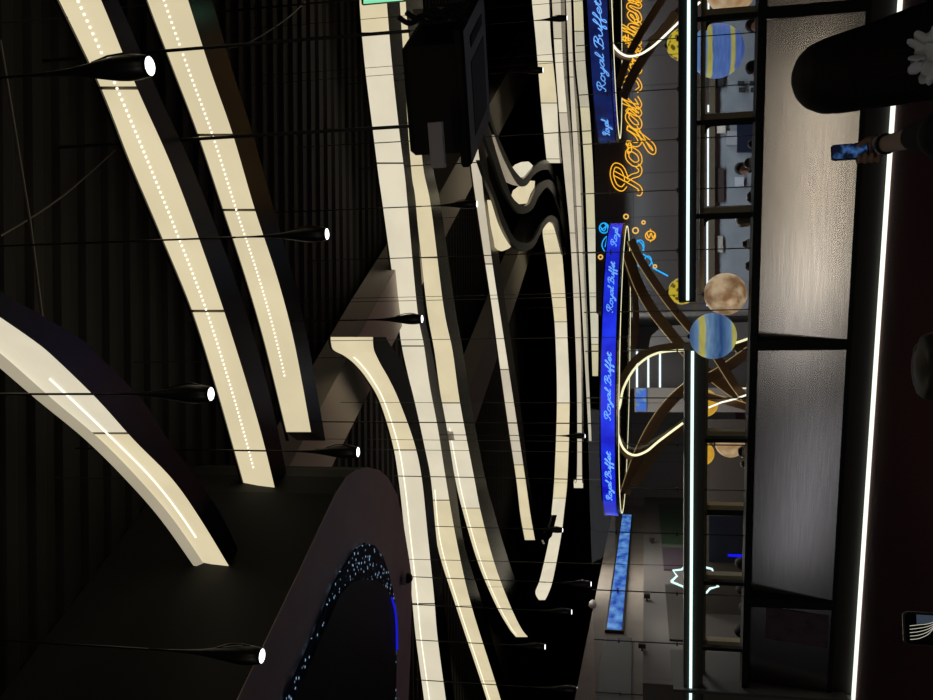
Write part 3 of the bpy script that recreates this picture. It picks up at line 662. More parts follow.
# ------------------------------------------------------------ blue ring displays
m_blue = mat('blue_led_band', (.01, .01, .05), .25, 0, (.012, .02, .75), .9)
noise_col(m_blue, (.008, .008, .50), (.02, .05, 1.0), 3, 5, (1, 1, 1), 'Emission Color')
m_navy = mat('navy_led_band', (.01, .01, .04), .25, 0, (.008, .012, .13), .9)
noise_col(m_navy, (.004, .007, .055), (.010, .02, .12), 5, 6, (1, 1, 1), 'Emission Color')
m_txt = glow('script_light_blue', (.16, .42, 1.0), 1.2)
m_lip = mat('polished_rim', (.55, .52, .45), .25, 1.0)
m_rib = mat('brown_bronze_ribbon', (.26, .15, .09), .42, .1)
m_edgeg = mat('gold_edge_strip', (.55, .38, .18), .3, .6, (1.0, .7, .3), .25)
def ring(c, r, zt, h, tilt, mb, texts, label, rx=None, tx=0):
    c = Vector(c); rx = rx or r
    Rt = Matrix.Rotation(tilt, 3, 'Y') @ Matrix.Rotation(tx, 3, 'X')
    def at(a, rr, z):                                   # a = angle, 0 = +X
        v = Vector((rx * rr * math.cos(a), r * rr * math.sin(a), z - zt)); return Vector((c.x, c.y, zt)) + Rt @ v
    t = thing('ring_display', Vector((c.x, c.y, zt - h)), label, 'display', 'blue ring displays over the counter')
    n = 96; th = .05
    def hoop(r0, r1, z0, z1):
        b = MB(); fs = []; vs = []
        for j in range(n):
            a = 2 * pi * j / n; vs += [at(a, 1 + r0, z0), at(a, 1 + r1, z0), at(a, 1 + r1, z1), at(a, 1 + r0, z1)]
        for j in range(n):
            k = (j + 1) % n
            for q_ in range(4): fs.append((4 * j + q_, 4 * j + (q_ + 1) % 4, 4 * k + (q_ + 1) % 4, 4 * k + q_))
        b.add(vs, fs); return b
    hoop(-.03, -.006, zt - h, zt).build('inner_shell', m_matte, t)
    sb = hoop(-.006, 0, zt - h, zt).build('screen_band', mb, t)
    hoop(-.033, .004, zt, zt + .012).build('top_rim', m_case, t)
    hoop(-.03, .004, zt - h - .012, zt - h).build('bottom_rim', m_case, t)
    hoop(-.045, -.015, zt - h - .034, zt - h - .012).build('polished_lip', m_lip, t)
    hoop(-.022, -.016, zt - h - .040, zt - h - .030).build('light_line', m_ledy, t)
    for text, a0, a1, k0 in texts:
        st, W = script(text); b = MB()
        for ch, ss in st:
            for s in ss:
                P = []
                for x, y in smooth2(s, 4):
                    a = a0 + (a1 - a0) * x / W; P.append(at(a, 1.004, zt - h * .70 + y * h * k0))
                b.tube(P, .004, 5)
        b.build('script_text', m_txt, sb)
    for a in (.5, 2.6, 4.4):
        b = MB(); p_ = at(a, .985, zt); b.tube([p_, Vector((p_.x, p_.y, CEIL - .004))], .006, 6); b.build('suspension_cable', m_wire, t)
    return at, t
YA = 10.1
e0, e1 = aty(613, 222.5, YA), aty(608, 515, YA)
rA = (e0 - e1).length / 2 * .985; cA = (e0 + e1) / 2
ztA = cA.z; tiltA = math.atan2(e1.z - e0.z, (e0 - e1).length)
def angA(y):                                        # angle on the near half of ring A seen at picture row y
    best = None
    for k in range(400):
        a = -pi + pi * k / 399; v = Vector((cA.x + rA * math.cos(a), cA.y + rA * math.sin(a), ztA)) - CAM
        yy = CY - F * v.dot(YC) / v.dot(fw)
        if best is None or abs(yy - y) < best[0]: best = (abs(yy - y), a)
    return best[1]
atA, ringA = ring(cA, rA, ztA + .004, .130, tiltA, m_blue,
     [('Royal Buffet', angA(500), angA(452), .215), ('Royal Buffet', angA(420), angA(353), .215), ('Royal Buffet', angA(313), angA(263), .215), ('Royal', angA(247), angA(229), .215)],
     'bright blue ring display with script lettering, whole in view', tx=-.014)
eB = aty(597.5, 129, 9.0); rB = 2.3
atB, ringB = ring((eB.x + rB - .02, 9.3, 0), rB, eB.z + .012, .165, -.004, m_navy,
     [('Royal Buffet', -pi * .865, -pi * .735, .225), ('Royal', -pi * .985, -pi * .93, .2)], 'navy ring display with script lettering, cut by the top edge')

# ribbons of the sculpture below the rings
def ribbon(path, Y, wpx, label_part, parent, led=None, edge=None, ym=m_rib, thick=.05, ledm=None):
    """path px polyline at depth Y (number or (Y0, Y1)), width wpx px; strip in a vertical plane"""
    n = len(path); Ys = [Y if not isinstance(Y, tuple) else Y[0] + (Y[1] - Y[0]) * i / (n - 1) for i in range(n)]
    P = catmull([aty(x, y, q_) for (x, y), q_ in zip(path, Ys)], 8)
    A = []; B = []
    for i, p in enumerate(P):
        t_ = (P[min(i + 1, len(P) - 1)] - P[max(i - 1, 0)]); t_.y = 0; t_.normalize()
        nrm = Vector((-t_.z, 0, t_.x)); wd = wpx / F * p.y
        A.append(p + nrm * wd / 2); B.append(p - nrm * wd / 2)
    b = MB(); th = Vector((0, thick, 0)); b.loft([[a, c, c + th, a + th] for a, c in zip(A, B)]); rb = b.build('ribbon', ym, parent)
    for which, mt, r in ([(led, ledm or m_ledy, .009)] if led else []) + ([(edge, m_edgeg, .005)] if edge else []):
        E = A if which == 'a' else B
        b = MB(); b.tube([e_ - Vector((0, .012, 0)) for e_ in E], r, 6); b.build('edge_strip', mt, rb)
    return rb
scA = thing('ribbon_sculpture', (aty(725, 370, 10.1)).xy.to_3d(), 'crossing bronze ribbons with lit edges beneath the bright blue ring', 'sculpture')
ribbon([(750, 341), (730, 346), (693, 345.5), (664, 347.5), (645, 353), (632, 364), (622, 382), (617, 400), (614, 420), (619, 444), (632, 459)], (9.6, 9.0), 7, '', scA)
b = MB(); b.tube(catmull([aty(x, y, 8.95) for x, y in ((750, 338), (735, 343), (715, 346.5), (693, 349.5), (658, 353), (637, 366), (624, 387), (620, 405), (616, 421), (622, 446), (633, 455), (646, 451.5), (659, 441), (683, 423))], 8), .011, 8); b.build('led_strip', m_ledy, scA)
ribbon([(634, 486), (650, 459), (667, 438), (690, 420), (705, 405)], (10.4, 9.4), 9, '', scA)
ribbon([(625, 494), (641, 449), (663, 411), (690, 385), (715, 375), (750, 351)], (10.6, 9.9), 10, '', scA, edge='a')
ribbon([(631, 240), (640, 259), (654, 281), (672, 306), (692, 330), (712, 350), (735, 385), (750, 404)], (9.2, 10.0), 8, '', scA, edge='b')
ribbon([(627, 252), (638, 283), (652, 309), (670, 332), (690, 356), (712, 376), (735, 393), (752, 402)], (10.6, 10.2), 10, '', scA, edge='b')
ribbon([(627, 262), (634, 290), (636, 320), (633, 349)], 11.0, 6, '', scA)
ribbon([(703, 395), (722, 400), (740, 405), (752, 409)], 9.9, 7, '', scA, edge='a')
b = MB(); b.tube([aty(x, y, 9.85) for x, y in ((704, 409.5), (721, 402.5), (735, 399), (752, 393))], .010, 6); b.build('led_strip', m_led, scA)
b = MB(); b.tube(catmull([aty(x, y, 10.8) for x, y in ((722, 378), (728, 384), (740, 388), (752, 388))], 5), .009, 6); b.build('led_strip', m_ledy, scA)
ribbon([(735, 349), (743, 347), (752, 345)], 10.0, 10, '', scA)
# base under the sculpture
c0 = aty(735, 372, 10.3); b = MB(); b.lathe([(.001, .86), (.55, .86), (.55, .80), (.30, .72), (.28, 0.0), (.001, 0)], (c0.x, 10.3, 0), 32); b.build('pedestal', m_case, scA)
scB = thing('ribbon_sculpture', (aty(700, 5, 9.4)).xy.to_3d(), 'bronze ribbons with a white lit curve beneath the navy ring', 'sculpture')
ribbon([(603, 14), (606, 33), (613, 47), (622, 55), (632, 57)], 8.9, 6, '', scB, ym=mat('lit_copper_ribbon', (.30, .17, .11), .4, .3))
b = MB(); b.tube(catmull([aty(x, y, 8.85) for x, y in ((602, 0), (604, 17), (609, 37), (617, 50), (627, 56), (638, 55), (647, 50.5), (658, 42), (681, 20), (700, 2))], 8), .011, 8); b.build('led_strip', m_led, scB)
ribbon([(700, -8), (682, 9), (664, 29), (650, 48), (635, 71), (623, 97)], (9.1, 10.2), 9, '', scB)
ribbon([(668, -10), (655, 10), (640, 34), (628, 57), (618, 86)], (9.6, 10.4), 7, '', scB)
ribbon([(676, 12), (662, 32), (650, 42)], 9.0, 8, '', scB)

# ------------------------------------------------------------ planet globes
def globe(x, y, rpx, Y, m, label, top=None):
    c = aty(x, y, Y); r = rpx / F * (c - CAM).dot(fw)
    t = thing('planet_globe', c, label, 'globe lamp', 'planet globes over the counter')
    b = MB(); b.ell((c.x, c.y, c.z), (r, r, r), 40, 24); b.build('shade', m, t, True, loc=c)
    b = MB(); b.tube([c + Vector((0, 0, r - .004)), Vector((c.x, c.y, top or CEIL))], .003, 5); b.build('cord', m_rod, t)
    b = MB(); b.lathe([(.001, r + .02), (.02, r + .015), (.025, r - .006)], c, 12); b.build('cap', m_rod, t)
def pmat(name, c1, c2, scale, s=.62, lo=.35, hi=.65):
    m = mat(name, (.05, .05, .05), .5, 0, c1, s); noise_col(m, c1, c2, scale, 5, (1, 1, 1), 'Emission Color', lo, hi); return m
m_moon = pmat('moon_print', (.30, .16, .07), (.80, .56, .34), 7, .62, .38, .60)
m_moon2 = pmat('moon_print_warm', (.55, .30, .12), (.85, .62, .38), 8)
m_sun = pmat('sun_print', (.65, .30, .02), (.90, .52, .06), 6, .8)
def banded(name, bands, s=.6, nscale=3.0):
    m = mat(name, (.05, .05, .05), .5, 0, (1, 1, 1), s)
    tc = nd(m, 'ShaderNodeTexCoord'); sx = nd(m, 'ShaderNodeSeparateXYZ'); n = nd(m, 'ShaderNodeTexNoise'); n.inputs['Scale'].default_value = nscale; n.inputs['Detail'].default_value = 5
    mp = nd(m, 'ShaderNodeMapping'); mp.inputs['Scale'].default_value = (2.5, 2.5, 14)
    ad = nd(m, 'ShaderNodeMath', operation='MULTIPLY_ADD'); ad.inputs[1].default_value = .03; 
    mr = nd(m, 'ShaderNodeMapRange'); mr.inputs[1].default_value = -.27; mr.inputs[2].default_value = .27
    rp = nd(m, 'ShaderNodeValToRGB'); els = rp.color_ramp.elements
    while len(els) > 1: els.remove(els[-1])
    els[0].position = bands[0][0]; els[0].color = (*bands[0][1], 1)
    for p_, c_ in bands[1:]: e_ = els.new(p_); e_.color = (*c_, 1)
    lk(m, tc.outputs['Object'], sx.inputs[0]); lk(m, tc.outputs['Object'], mp.inputs[0]); lk(m, mp.outputs[0], n.inputs['Vector'])
    lk(m, n.outputs[0], ad.inputs[0]); lk(m, sx.outputs['Z'], ad.inputs[2]); lk(m, ad.outputs[0], mr.inputs[0]); lk(m, mr.outputs[0], rp.inputs[0])
    mxn = nd(m, 'ShaderNodeMixRGB', blend_type='OVERLAY'); mxn.inputs[0].default_value = .55
    lk(m, rp.outputs[0], mxn.inputs[1]); lk(m, n.outputs[0], mxn.inputs[2]); lk(m, mxn.outputs[0], bsdf(m).inputs['Emission Color'])
    return m
bl1, bl2, ye = (.03, .09, .26), (.16, .30, .50), (.58, .52, .12)
m_jup = banded('blue_banded_planet', [(0, bl1), (.12, bl2), (.19, ye), (.235, ye), (.27, bl2), (.42, bl1), (.60, bl2), (.66, (.3, .42, .5)), (.68, ye), (.745, ye), (.78, bl2), (.9, bl1)])
m_jup2 = banded('blue_planet_two_stripes', [(0, (.06, .10, .40)), (.22, (.12, .2, .55)), (.25, ye), (.30, ye), (.33, (.10, .2, .55)), (.5, (.12, .22, .6)), (.62, (.1, .2, .5)), (.65, ye), (.71, ye), (.74, (.12, .25, .6)), (1, (.2, .35, .7))])
m_crat = mat('yellow_cratered_planet', (.05, .05, .05), .5, 0, (1, 1, 1), .65)
tc = nd(m_crat, 'ShaderNodeTexCoord'); vo = nd(m_crat, 'ShaderNodeTexVoronoi'); vo.inputs['Scale'].default_value = 17
rp = nd(m_crat, 'ShaderNodeValToRGB'); e = rp.color_ramp.elements; e[0].position = .34; e[0].color = (.16, .11, .01, 1); e[1].position = .46; e[1].color = (.85, .62, .05, 1)
lk(m_crat, tc.outputs['Object'], vo.inputs['Vector']); lk(m_crat, vo.outputs['Distance'], rp.inputs[0]); lk(m_crat, rp.outputs[0], bsdf(m_crat).inputs['Emission Color'])
globe(725.5, 294, 21, 8.75, m_moon, 'pale tan moon globe between the two canopies')
globe(713, 336, 23, 8.15, m_jup, 'blue planet globe with yellow bands below the moon globe')
globe(717, 51, 26.5, 9.2, m_jup2, 'blue planet globe with two yellow stripes behind the right-hand canopy')
globe(731, -12, 25, 9.2, m_moon2, 'tan moon globe cut by the top edge of the view')
globe(682, 291, 13.5, 9.9, m_crat, 'yellow cratered globe peeking out at the end of the right-hand canopy')
globe(683, 44.5, 16, 9.5, m_crat, 'yellow cratered globe above the striped blue globe, half behind the canopy')
globe(704, 403, 14, 10.6, m_sun, 'golden sun globe behind the crossing ribbons')
globe(702, 453.5, 12, 9.7, m_sun, 'golden globe half hidden beside the cut-off tan globe')
globe(730, 443, 14.5, 9.7, m_moon2, 'tan globe behind the olive post next to the golden globe')

# ------------------------------------------------------------ other lights and screens in the back
def hstrip(x, y0, y1, Y, m, label, r=.011):
    a, c = aty(x, y0, Y), aty(x, y1, Y); b = MB(); b.box((a + c) / 2, ((a - c).length, .02, r * 2), R=(a - c).to_track_quat('X', 'Z').to_matrix()); tag(b.build('light_tube', m), label, 'light tube')
for x, y0, y1, lab in ((708.5, -6, 9, 'white light tube at the top edge'), (708.5, 21, 27, 'very short white light tube above the striped globe'), (708.3, 105, 112, 'very short white light tube before the second post'), (708, 124, 206, 'long white light tube above the dining tables'), (707.3, 218, 306, 'white light tube ending behind the pale moon globe')):
    hstrip(x, y0, y1, SWY - .011, m_ledw, lab)
for x, y0, y1, lab in ((679, 82, 157, 'green-white light strip under the neon lettering'), (679, 185, 254, 'green-white light strip right of the blue neon rocket'), ):
    hstrip(x, y0, y1, SWY - .011, m_ledg, lab, .010)
for x, y0, y1, lab in ((679.5, 318, 342, 'short green-white light strip between the crossing ribbons'), (679.7, 396, 411, 'very short green-white light strip left of the crossing ribbons')):
    hstrip(x, y0, y1, FWY - .16, m_ledg, lab, .016)
for x, y0, lab in ((637, 350, 'top'), (648.3, 356, 'middle'), (660, 353, 'lowest')):
    hstrip(x, y0, 388, 16.289, m_ledw, 'white shelf light, ' + lab + ' of the three stacked lines in the corridor', .018)
def wallpanel(name, px, Y, m, label, cat, th=.03, floor=False):
    P = [aty(x, y, Y) for x, y in px]
    if floor:                                          # stands on the floor: carry its two lowest corners down
        for p in sorted(P, key=lambda v: v.z)[:2]: p.z = 0
    b = MB(); b.prism(P, (0, th, 0)); return tag(b.build(name, m), label, cat)
m_pic = mat('swirl_picture', (.02, .03, .05), .4, 0, (1, 1, 1), .75)
noise_col(m_pic, (.02, .16, .75), (.55, .62, .10), 5, 3, (1, 1, 1), 'Emission Color', .5, .72)
wallpanel('lit_picture', ((636, 388.5), (636, 411), (646.5, 411), (646.5, 388.5)), 15.77, m_pic, 'small lit blue and yellow picture inside the loop of the ribbon', 'picture')
wallpanel('display_stand', ((634.5, 388), (634.5, 412), (690, 412), (690, 388)), 15.8, m_pil, 'plain grey upright slab carrying the small lit picture', 'stand', .2, True)
wallpanel('shelf_unit', ((628, 349), (628, 389), (676, 389), (676, 349)), 16.3, mat('shelf_charcoal', (.055, .055, .06), .5), 'dark shelf unit behind the three white shelf lights', 'shelf', .3, True)
wallpanel('rounded_counter', ((651, 336), (649, 346), (652, 352), (690, 352), (690, 322), (662, 326)), 15.2, mat('grey_counter', (.10, .10, .105), .4), 'low grey counter with a rounded end behind the crossing ribbons', 'counter', .4, True)
# blue starry strip screen on the corridor wall
bx = Vector((LWX, 0, 0)); nx = Vector((1, 0, 0))
m_scr = mat('blue_star_screen', (.01, .02, .05), .2, 0, (1, 1, 1), .8)
noise_col(m_scr, (.012, .07, .50), (.22, .52, 1.0), 3.5, 9, (1, .8, 2.0), 'Emission Color', .36, .72)
sp = [onplane(x, y, bx + nx * .02, nx) for x, y in ((605, 631), (620, 631.5), (634, 497), (627, 490))]
zc0 = (sp[0].z + sp[3].z) / 2; zc1 = (sp[1].z + sp[2].z) / 2
ya, yb = sp[0].y, 20.5; r_ = .05
t = thing('strip_screen', (LWX + .02, ya, zc1), 'long blue starry strip screen on the left corridor wall', 'screen')
b = MB(); b.box((LWX + .02, (ya + yb) / 2, (zc0 + zc1) / 2), (.05, yb - ya + .06, zc0 - zc1 + .05)); b.build('frame', m_black, t)
b = MB(); b.prism([Vector((LWX + .046, a, z)) for a, z in ((ya + r_, zc1), (yb, zc1), (yb, zc0), (ya + r_, zc0), (ya + .015, zc0 - .015), (ya, zc0 - r_), (ya, zc1 + r_), (ya + .015, zc1 + .015))], (.008, 0, 0)); b.build('screen', m_scr, t)
# small black spotlights on the corridor wall, white wall speaker
for k, (x, y) in enumerate(((657, 483), (652, 540), (647, 596), (642, 645))):
    p = onplane(x, y, Vector((LWX + .30, 0, 0)), nx)
    t = thing('wall_spotlight', p, 'small black wall spotlight, ' + ['farthest', 'second farthest', 'third farthest', 'nearest'][k] + ' along the corridor wall', 'spotlight', 'small wall spotlights')
    b = MB(); b.box(p, (.05, .10, .085)); b.build('housing', m_black, t)
    b = MB(); b.box(p - Vector((.04, 0, 0)), (.06, .03, .02)); b.build('arm', m_black, t)
p = onplane(592.5, 604, Vector((LWX + .02, 0, 0)), nx)
b = MB(); b.ell(p, (.05, .16, .05)); tag(b.build('wall_speaker', mat('white_speaker', (.6, .58, .55), .5), None, True), 'small pale oval speaker on top of the corridor wall', 'speaker')
# neon star
st = thing('star_lamp', aty(697, 581, 11.2), 'white outlined star lamp behind the left-hand canopy', 'neon sign')
tips = [(671, 581), (673, 570.3), (697, 560), (714, 574.5), (719, 587), (705, 595), (683, 596)]
cx_, cy_ = 696, 580
tipA = [(671, 581.5), (673, 570.5), (688, 566), (703, 561), (715, 574.5), (719, 588), (704, 595), (690, 589)]
P = []
order = [(671, 581.5), (677, 576), (673, 570.5), (682, 569.5), (692, 558), (697, 566), (706, 567.5), (712, 569), (714, 575), (711, 580), (718.5, 586.5), (710, 588.5), (705, 594.5), (697, 590), (690, 600), (684, 587), (671, 581.5)]
b = MB(); b.tube([aty(x, y, 11.2) for x, y in order], .014, 6); b.build('tube', m_ledc, st)
b = MB(); b.tube([aty(697, 566, 11.2), aty(560, 566, 11.2).xy.to_3d() + Vector((0, 0, CEIL - .002))], .004, 5); b.build('cord', m_rod, st)
# dark opening, blue sign and pale notice seen through the left part of the glass
wallpanel('doorway_panel', ((709, 516), (709, 562), (760, 564), (760, 516)), 12.25, mat('black_blue_panel', (.006, .008, .016), .3), 'near-black panel behind the counter at the left, under the dim blue sign', 'panel', .05, True)
wallpanel('blue_sign', ((728, 554.5), (728, 556.5), (744, 557.5), (744, 555)), 12.221, glow('sign_blue', (.01, .01, 1.0), 1), 'thin glowing blue sign line on the near-black panel', 'sign')
wallpanel('notice', ((731, 616), (731, 623.5), (743, 624), (743, 616.5)), 12.27, mat('pale_notice', (.30, .29, .28), .7), 'small pale notice behind the glass left of the baby', 'notice')
wallpanel('blue_grey_screen', ((717, 652), (717, 675), (737, 676), (737, 654)), 12.27, mat('grey_pane', (.07, .075, .085), .5), 'upper grey wall pane at the lower left behind the glass', 'panel')
wallpanel('blue_grey_screen', ((717, 680), (717, 695), (737, 697), (737, 682)), 12.27, mat('teal_pane', (.075, .10, .115), .5), 'blue-grey wall pane lowest at the left behind the glass', 'panel')
wallpanel('back_screen', ((704, 420), (704, 760), (770, 760), (770, 420)), 12.3, mat('brown_back', (.05, .042, .036), .6), 'dark brown back panel of the dining side behind the left-hand canopy', 'panel', .08, True)
# dining wall details on the right
for k, (x, y) in enumerate(((741, 82.5), (753, 82.5), (742, 89), (754, 89))):
    wallpanel('wall_picture', ((x - 3.2, y - 1.6), (x - 3.2, y + 3), (x + 3.4, y + 3), (x + 3.4, y - 1.6)), SWY - .02, m_matte, 'small black square on the grey dining wall, ' + ['upper right', 'lower right', 'upper left', 'lower left'][k] + ' of the four', 'picture', .02)
wallpanel('serving_hatch', ((706, 69), (706, 87), (724, 87), (724, 69)), SWY - .02, m_matte, 'black hatch just left of the striped blue globe', 'hatch', .04)
wallpanel('menu_board', ((716, 123), (716, 133), (725.5, 133), (725.5, 123)), SWY - .03, mat('cream_board', (.42, .38, .33), .7), 'small cream square board under the white light tube', 'board')
wallpanel('shelf_rack', ((737, 122), (737, 152), (757, 152), (757, 122)), SWY - .02, mat('navy_rack', (.008, .012, .025), .3), 'dark navy shelf rack right of the bearded man', 'rack', .04)
wallpanel('grey_fridge', ((727, 131), (727, 145), (737, 145), (737, 131)), SWY - .02, mat('silver_unit', (.25, .25, .27), .4), 'pale grey unit beside the navy shelf rack', 'appliance', .04)
wallpanel('white_notice', ((735, 177), (735, 186), (744, 186), (744, 177)), SWY - .01, mat('white_paper', (.34, .36, .40), .6), 'white notice left of the bearded man', 'notice')
wallpanel('dark_cabinet', ((716, 168), (716, 202), (724, 202), (724, 168)), SWY - .01, mat('cab_brown', (.03, .022, .02), .4), 'dark narrow cabinet under the long white light tube', 'cabinet')
wallpanel('pale_board', ((716, 236), (716, 252.5), (723, 252.5), (723, 236)), SWY - .01, mat('beige_board', (.26, .25, .22), .7), 'beige board below the light tube near the pale moon globe', 'board')
b = MB(); a, c = aty(712.5, -40, SWY - .03), aty(711.5, 306, SWY - .03); b.box((a + c) / 2, ((a - c).length, .06, .08), R=(a - c).to_track_quat('X', 'Z').to_matrix()); tag(b.build('wall_shelf', mat('brown_shelf', (.07, .052, .03), .5)), 'olive brown shelf running along the grey dining wall', 'shelf')
# glass domes / jars on the worktop
m_jar = mat('frosted_jar', (.45, .38, .32), .15, 0, Transmission_Weight=.6)
def jar(x, y, r, h, lab):
    s = ps(x, y, -.45); p = pw(s, .92, -.45)
    t = thing('serving_jar', p, lab, 'jar', 'jars on the worktop')
    b = MB(); b.lathe([(.001, 0), (r * .9, 0), (r, .01), (r, h * .75), (r * .8, h * .85)], p, 14); b.build('jar', m_jar, t, True)
    b = MB(); b.lathe([(.001, h), (r * .5, h * .98), (r * .82, h * .86), (r * .8, h * .84)], p, 14); b.build('lid', m_rod, t, True)
for k, (y, lab) in enumerate(((144, 'by the navy shelf rack'), (163, 'in front of the bearded man'), (197, 'left of the bearded man'), (244, 'right of the pale moon globe'), (266, 'just above the pale moon globe'), (452, 'below the cut-off tan globe'), (464, 'second below the cut-off tan globe'))):
    jar(753, y, .05 + .01 * (k % 3), .20 + .03 * (k % 2), 'small lidded serving jar on the worktop ' + lab)

# ------------------------------------------------------------ people
m_skin = mat('skin', (.42, .24, .17), .5); m_hair = mat('black_hair', (.012, .010, .009), .45); noise_col(m_hair, (.006, .005, .005), (.014, .011, .010), 40, 3, (6, 6, .4)); bsdf(m_hair).inputs['Roughness'].default_value = .7; bsdf(m_hair).inputs['Specular IOR Level'].default_value = .2
m_hairb = mat('brown_hair', (.05, .028, .016), .5)
def remesh(o, vox, sm=3):
    r = o.modifiers.new('fuse', 'REMESH'); r.mode = 'VOXEL'; r.voxel_size = vox; r.use_smooth_shade = True
    s = o.modifiers.new('soften', 'SMOOTH'); s.factor = .5; s.iterations = sm
def limb(b, pts, rs, n=12):
    P = catmull(pts, 4); k = len(P); R_ = [v.x for v in catmull([Vector((r, 0, 0)) for r in rs], 4)] if len(rs) > 2 else [rs[0] + (rs[1] - rs[0]) * i / (k - 1) for i in range(k)]
    b.tube(P, R_, n)
    for p, r in ((P[0], R_[0]), (P[-1], R_[-1])): b.ell(p, (r, r, r), 10, 6)
def ovals(b, rows, n=18):
    b.loft([[Vector((cx + rx * math.cos(2 * pi * j / n), cy + ry * math.sin(2 * pi * j / n), z)) for j in range(n)] for cx, cy, z, rx, ry in rows])
def head(b, c, s=1.0, R=None):
    R = R or Matrix.Identity(3); c = Vector(c)
    def e(o, r): b.ell(c + R @ Vector(o) * s, [v * s for v in r], 16, 10, R)
    e((0, -.012, .02), (.074, .092, .095)); e((0, .012, -.045), (.058, .07, .07)); e((0, .05, -.085), (.03, .03, .025))
    e((0, .092, -.02), (.012, .02, .018)); e((0, .078, .0), (.009, .016, .03))
    e((.028, .072, .012), (.014, .012, .01)); e((-.028, .072, .012), (.014, .012, .01)); e((0, .078, -.058), (.024, .012, .007)); e((0, .077, -.068), (.02, .011, .007))
    for sx in (-1, 1): e((sx * .076, -.005, -.01), (.01, .02, .03))
def xf(o, loc, rz, sc):
    o.location = loc; o.rotation_euler = (0, 0, rz); o.scale = (sc, sc, sc)
def seated(px, py, Y, label, hair, shirt, face, beard=False, long=False):
    """a seated diner; the head top meets the picture point at distance Y"""
    p = aty(px, py, Y); sc = p.z / 1.30
    t = thing('person', (p.x, p.y, 0), label, 'person', 'seated diners behind the counter'); PINV[t.name] = Matrix.Identity(4)
    b = MB(); ovals(b, [(0, 0, .44, .15, .12), (0, 0, .52, .17, .13), (0, -.01, .68, .14, .10), (0, -.01, .84, .17, .11), (0, -.01, .94, .17, .09), (0, -.01, 1.0, .07, .06)])
    limb(b, [(0, -.01, .96), (0, .0, 1.08)], [.055, .052]); head(b, (0, .02, 1.175))
    for sx in (-1, 1):
        limb(b, [(sx * .09, 0, .50), (sx * .11, .40, .50)], [.085, .06]); limb(b, [(sx * .11, .40, .49), (sx * .11, .42, .08)], [.058, .038]); limb(b, [(sx * .11, .40, .05), (sx * .12, .58, .035)], [.04, .032])
        limb(b, [(sx * .19, -.01, .92), (sx * .23, .06, .68)], [.05, .04]); limb(b, [(sx * .23, .06, .68), (sx * .12, .30, .74)], [.04, .028])
        b.ell((sx * .10, .36, .745), (.035, .05, .018))
        for f in range(4): limb(b, [(sx * (.075 + .018 * f), .39, .75), (sx * (.07 + .018 * f), .45, .735)], [.010, .008], 6)
        limb(b, [(sx * .075, .34, .745), (sx * .055, .39, .74)], [.011, .009], 6)
    bo = b.build('body', m_skin, t, True); remesh(bo, .013)
    b = MB(); ovals(b, [(0, 0, .44, .17, .14), (0, 0, .54, .18, .145), (0, -.01, .68, .155, .115), (0, -.01, .84, .185, .125), (0, -.01, .94, .185, .10), (0, -.01, .985, .09, .075)])
    for sx in (-1, 1): limb(b, [(sx * .18, -.01, .925), (sx * .235, .05, .72)], [.062, .055])
    s_ = b.build('shirt', shirt, t, True); remesh(s_, .016)
    b = MB(); b.ell((0, -.012, 1.215), (.088, .105, .092), 18, 10); b.ell((0, -.05, 1.16), (.084, .075, .10), 18, 10)
    if long: b.ell((0, -.06, 1.08), (.095, .07, .17), 18, 10)
    h_ = b.build('hair', hair, t, True); remesh(h_, .014)
    if beard:
        b = MB(); b.ell((0, .055, 1.10), (.054, .05, .045), 14, 8); h2 = b.build('beard', hair, t, True)
    b = MB()
    for sx in (-1, 1):
        limb(b, [(sx * .09, -.02, .50), (sx * .11, .40, .50)], [.10, .075]); limb(b, [(sx * .11, .41, .49), (sx * .11, .42, .10)], [.072, .055])
    h3 = b.build('trousers', m_matte, t, True); remesh(h3, .02)
    for sx in (-1, 1):
        b = MB(); limb(b, [(sx * .11, .40, .05), (sx * .12, .56, .045)], [.052, .045]); b.build('shoe', m_black, t, True)
    t.rotation_euler = (0, 0, face); t.scale = (sc, sc, sc)
    return t
sh = [mat('shirt_%d' % i, c, .8) for i, c in enumerate(((.02, .02, .025), (.25, .09, .07), (.05, .05, .06), (.30, .28, .27)))]
seated(745.5, 26, 9.7, 'person with dark hair seated nearest the top edge, in a black top', m_hair, sh[0], 2.6, long=True)
seated(745.5, 69, 10.2, 'person with short dark hair beside the black wall squares, in a grey top', m_hair, sh[2], 1.2)
seated(734.5, 169, 10.6, 'man with a dark beard seated behind the counter facing the camera side', m_hair, sh[1], 2.7, beard=True)
seated(735.5, 221.5, 10.4, 'person with brown hair seated to the right of the pale moon globe', m_hairb, sh[1], .4, long=True)
seated(735, 563, 10.8, 'person with black hair seated below the thin glowing blue sign', m_hair, sh[0], .2, long=True)
seated(736, 589, 11.6, 'person with black hair seated beside the star lamp', m_hair, sh[0], .9)
seated(739, 607, 11.0, 'person with black hair and dark top seated right of the pale notice', m_hair, sh[2], -.4)
seated(734.5, 631, 10.7, 'young child with short dark hair facing the camera, left of the pale notice', m_hair, sh[3], 3.0)
seated(739.5, 684, 11.0, 'person with black hair seated lowest at the left end of the view', m_hair, sh[0], .3)
b = MB(); bnc = []
for x0_, x1_, yy in ((aty(745, 250, 10.3).x, aty(745, 5, 10.0).x, 10.25), (aty(745, 705, 10.9).x, aty(745, 555, 10.9).x, 10.85)):
    b = MB(); b.box(((x0_ + x1_) / 2, yy, .30), (x1_ - x0_ + .5, .5, .12)); b.box(((x0_ + x1_) / 2, yy, .12), (x1_ - x0_ + .3, .36, .24))
    tag(b.build('bench', m_matte), 'long black bench under the diners at the ' + ('right' if yy < 10.5 else 'left'), 'bench')

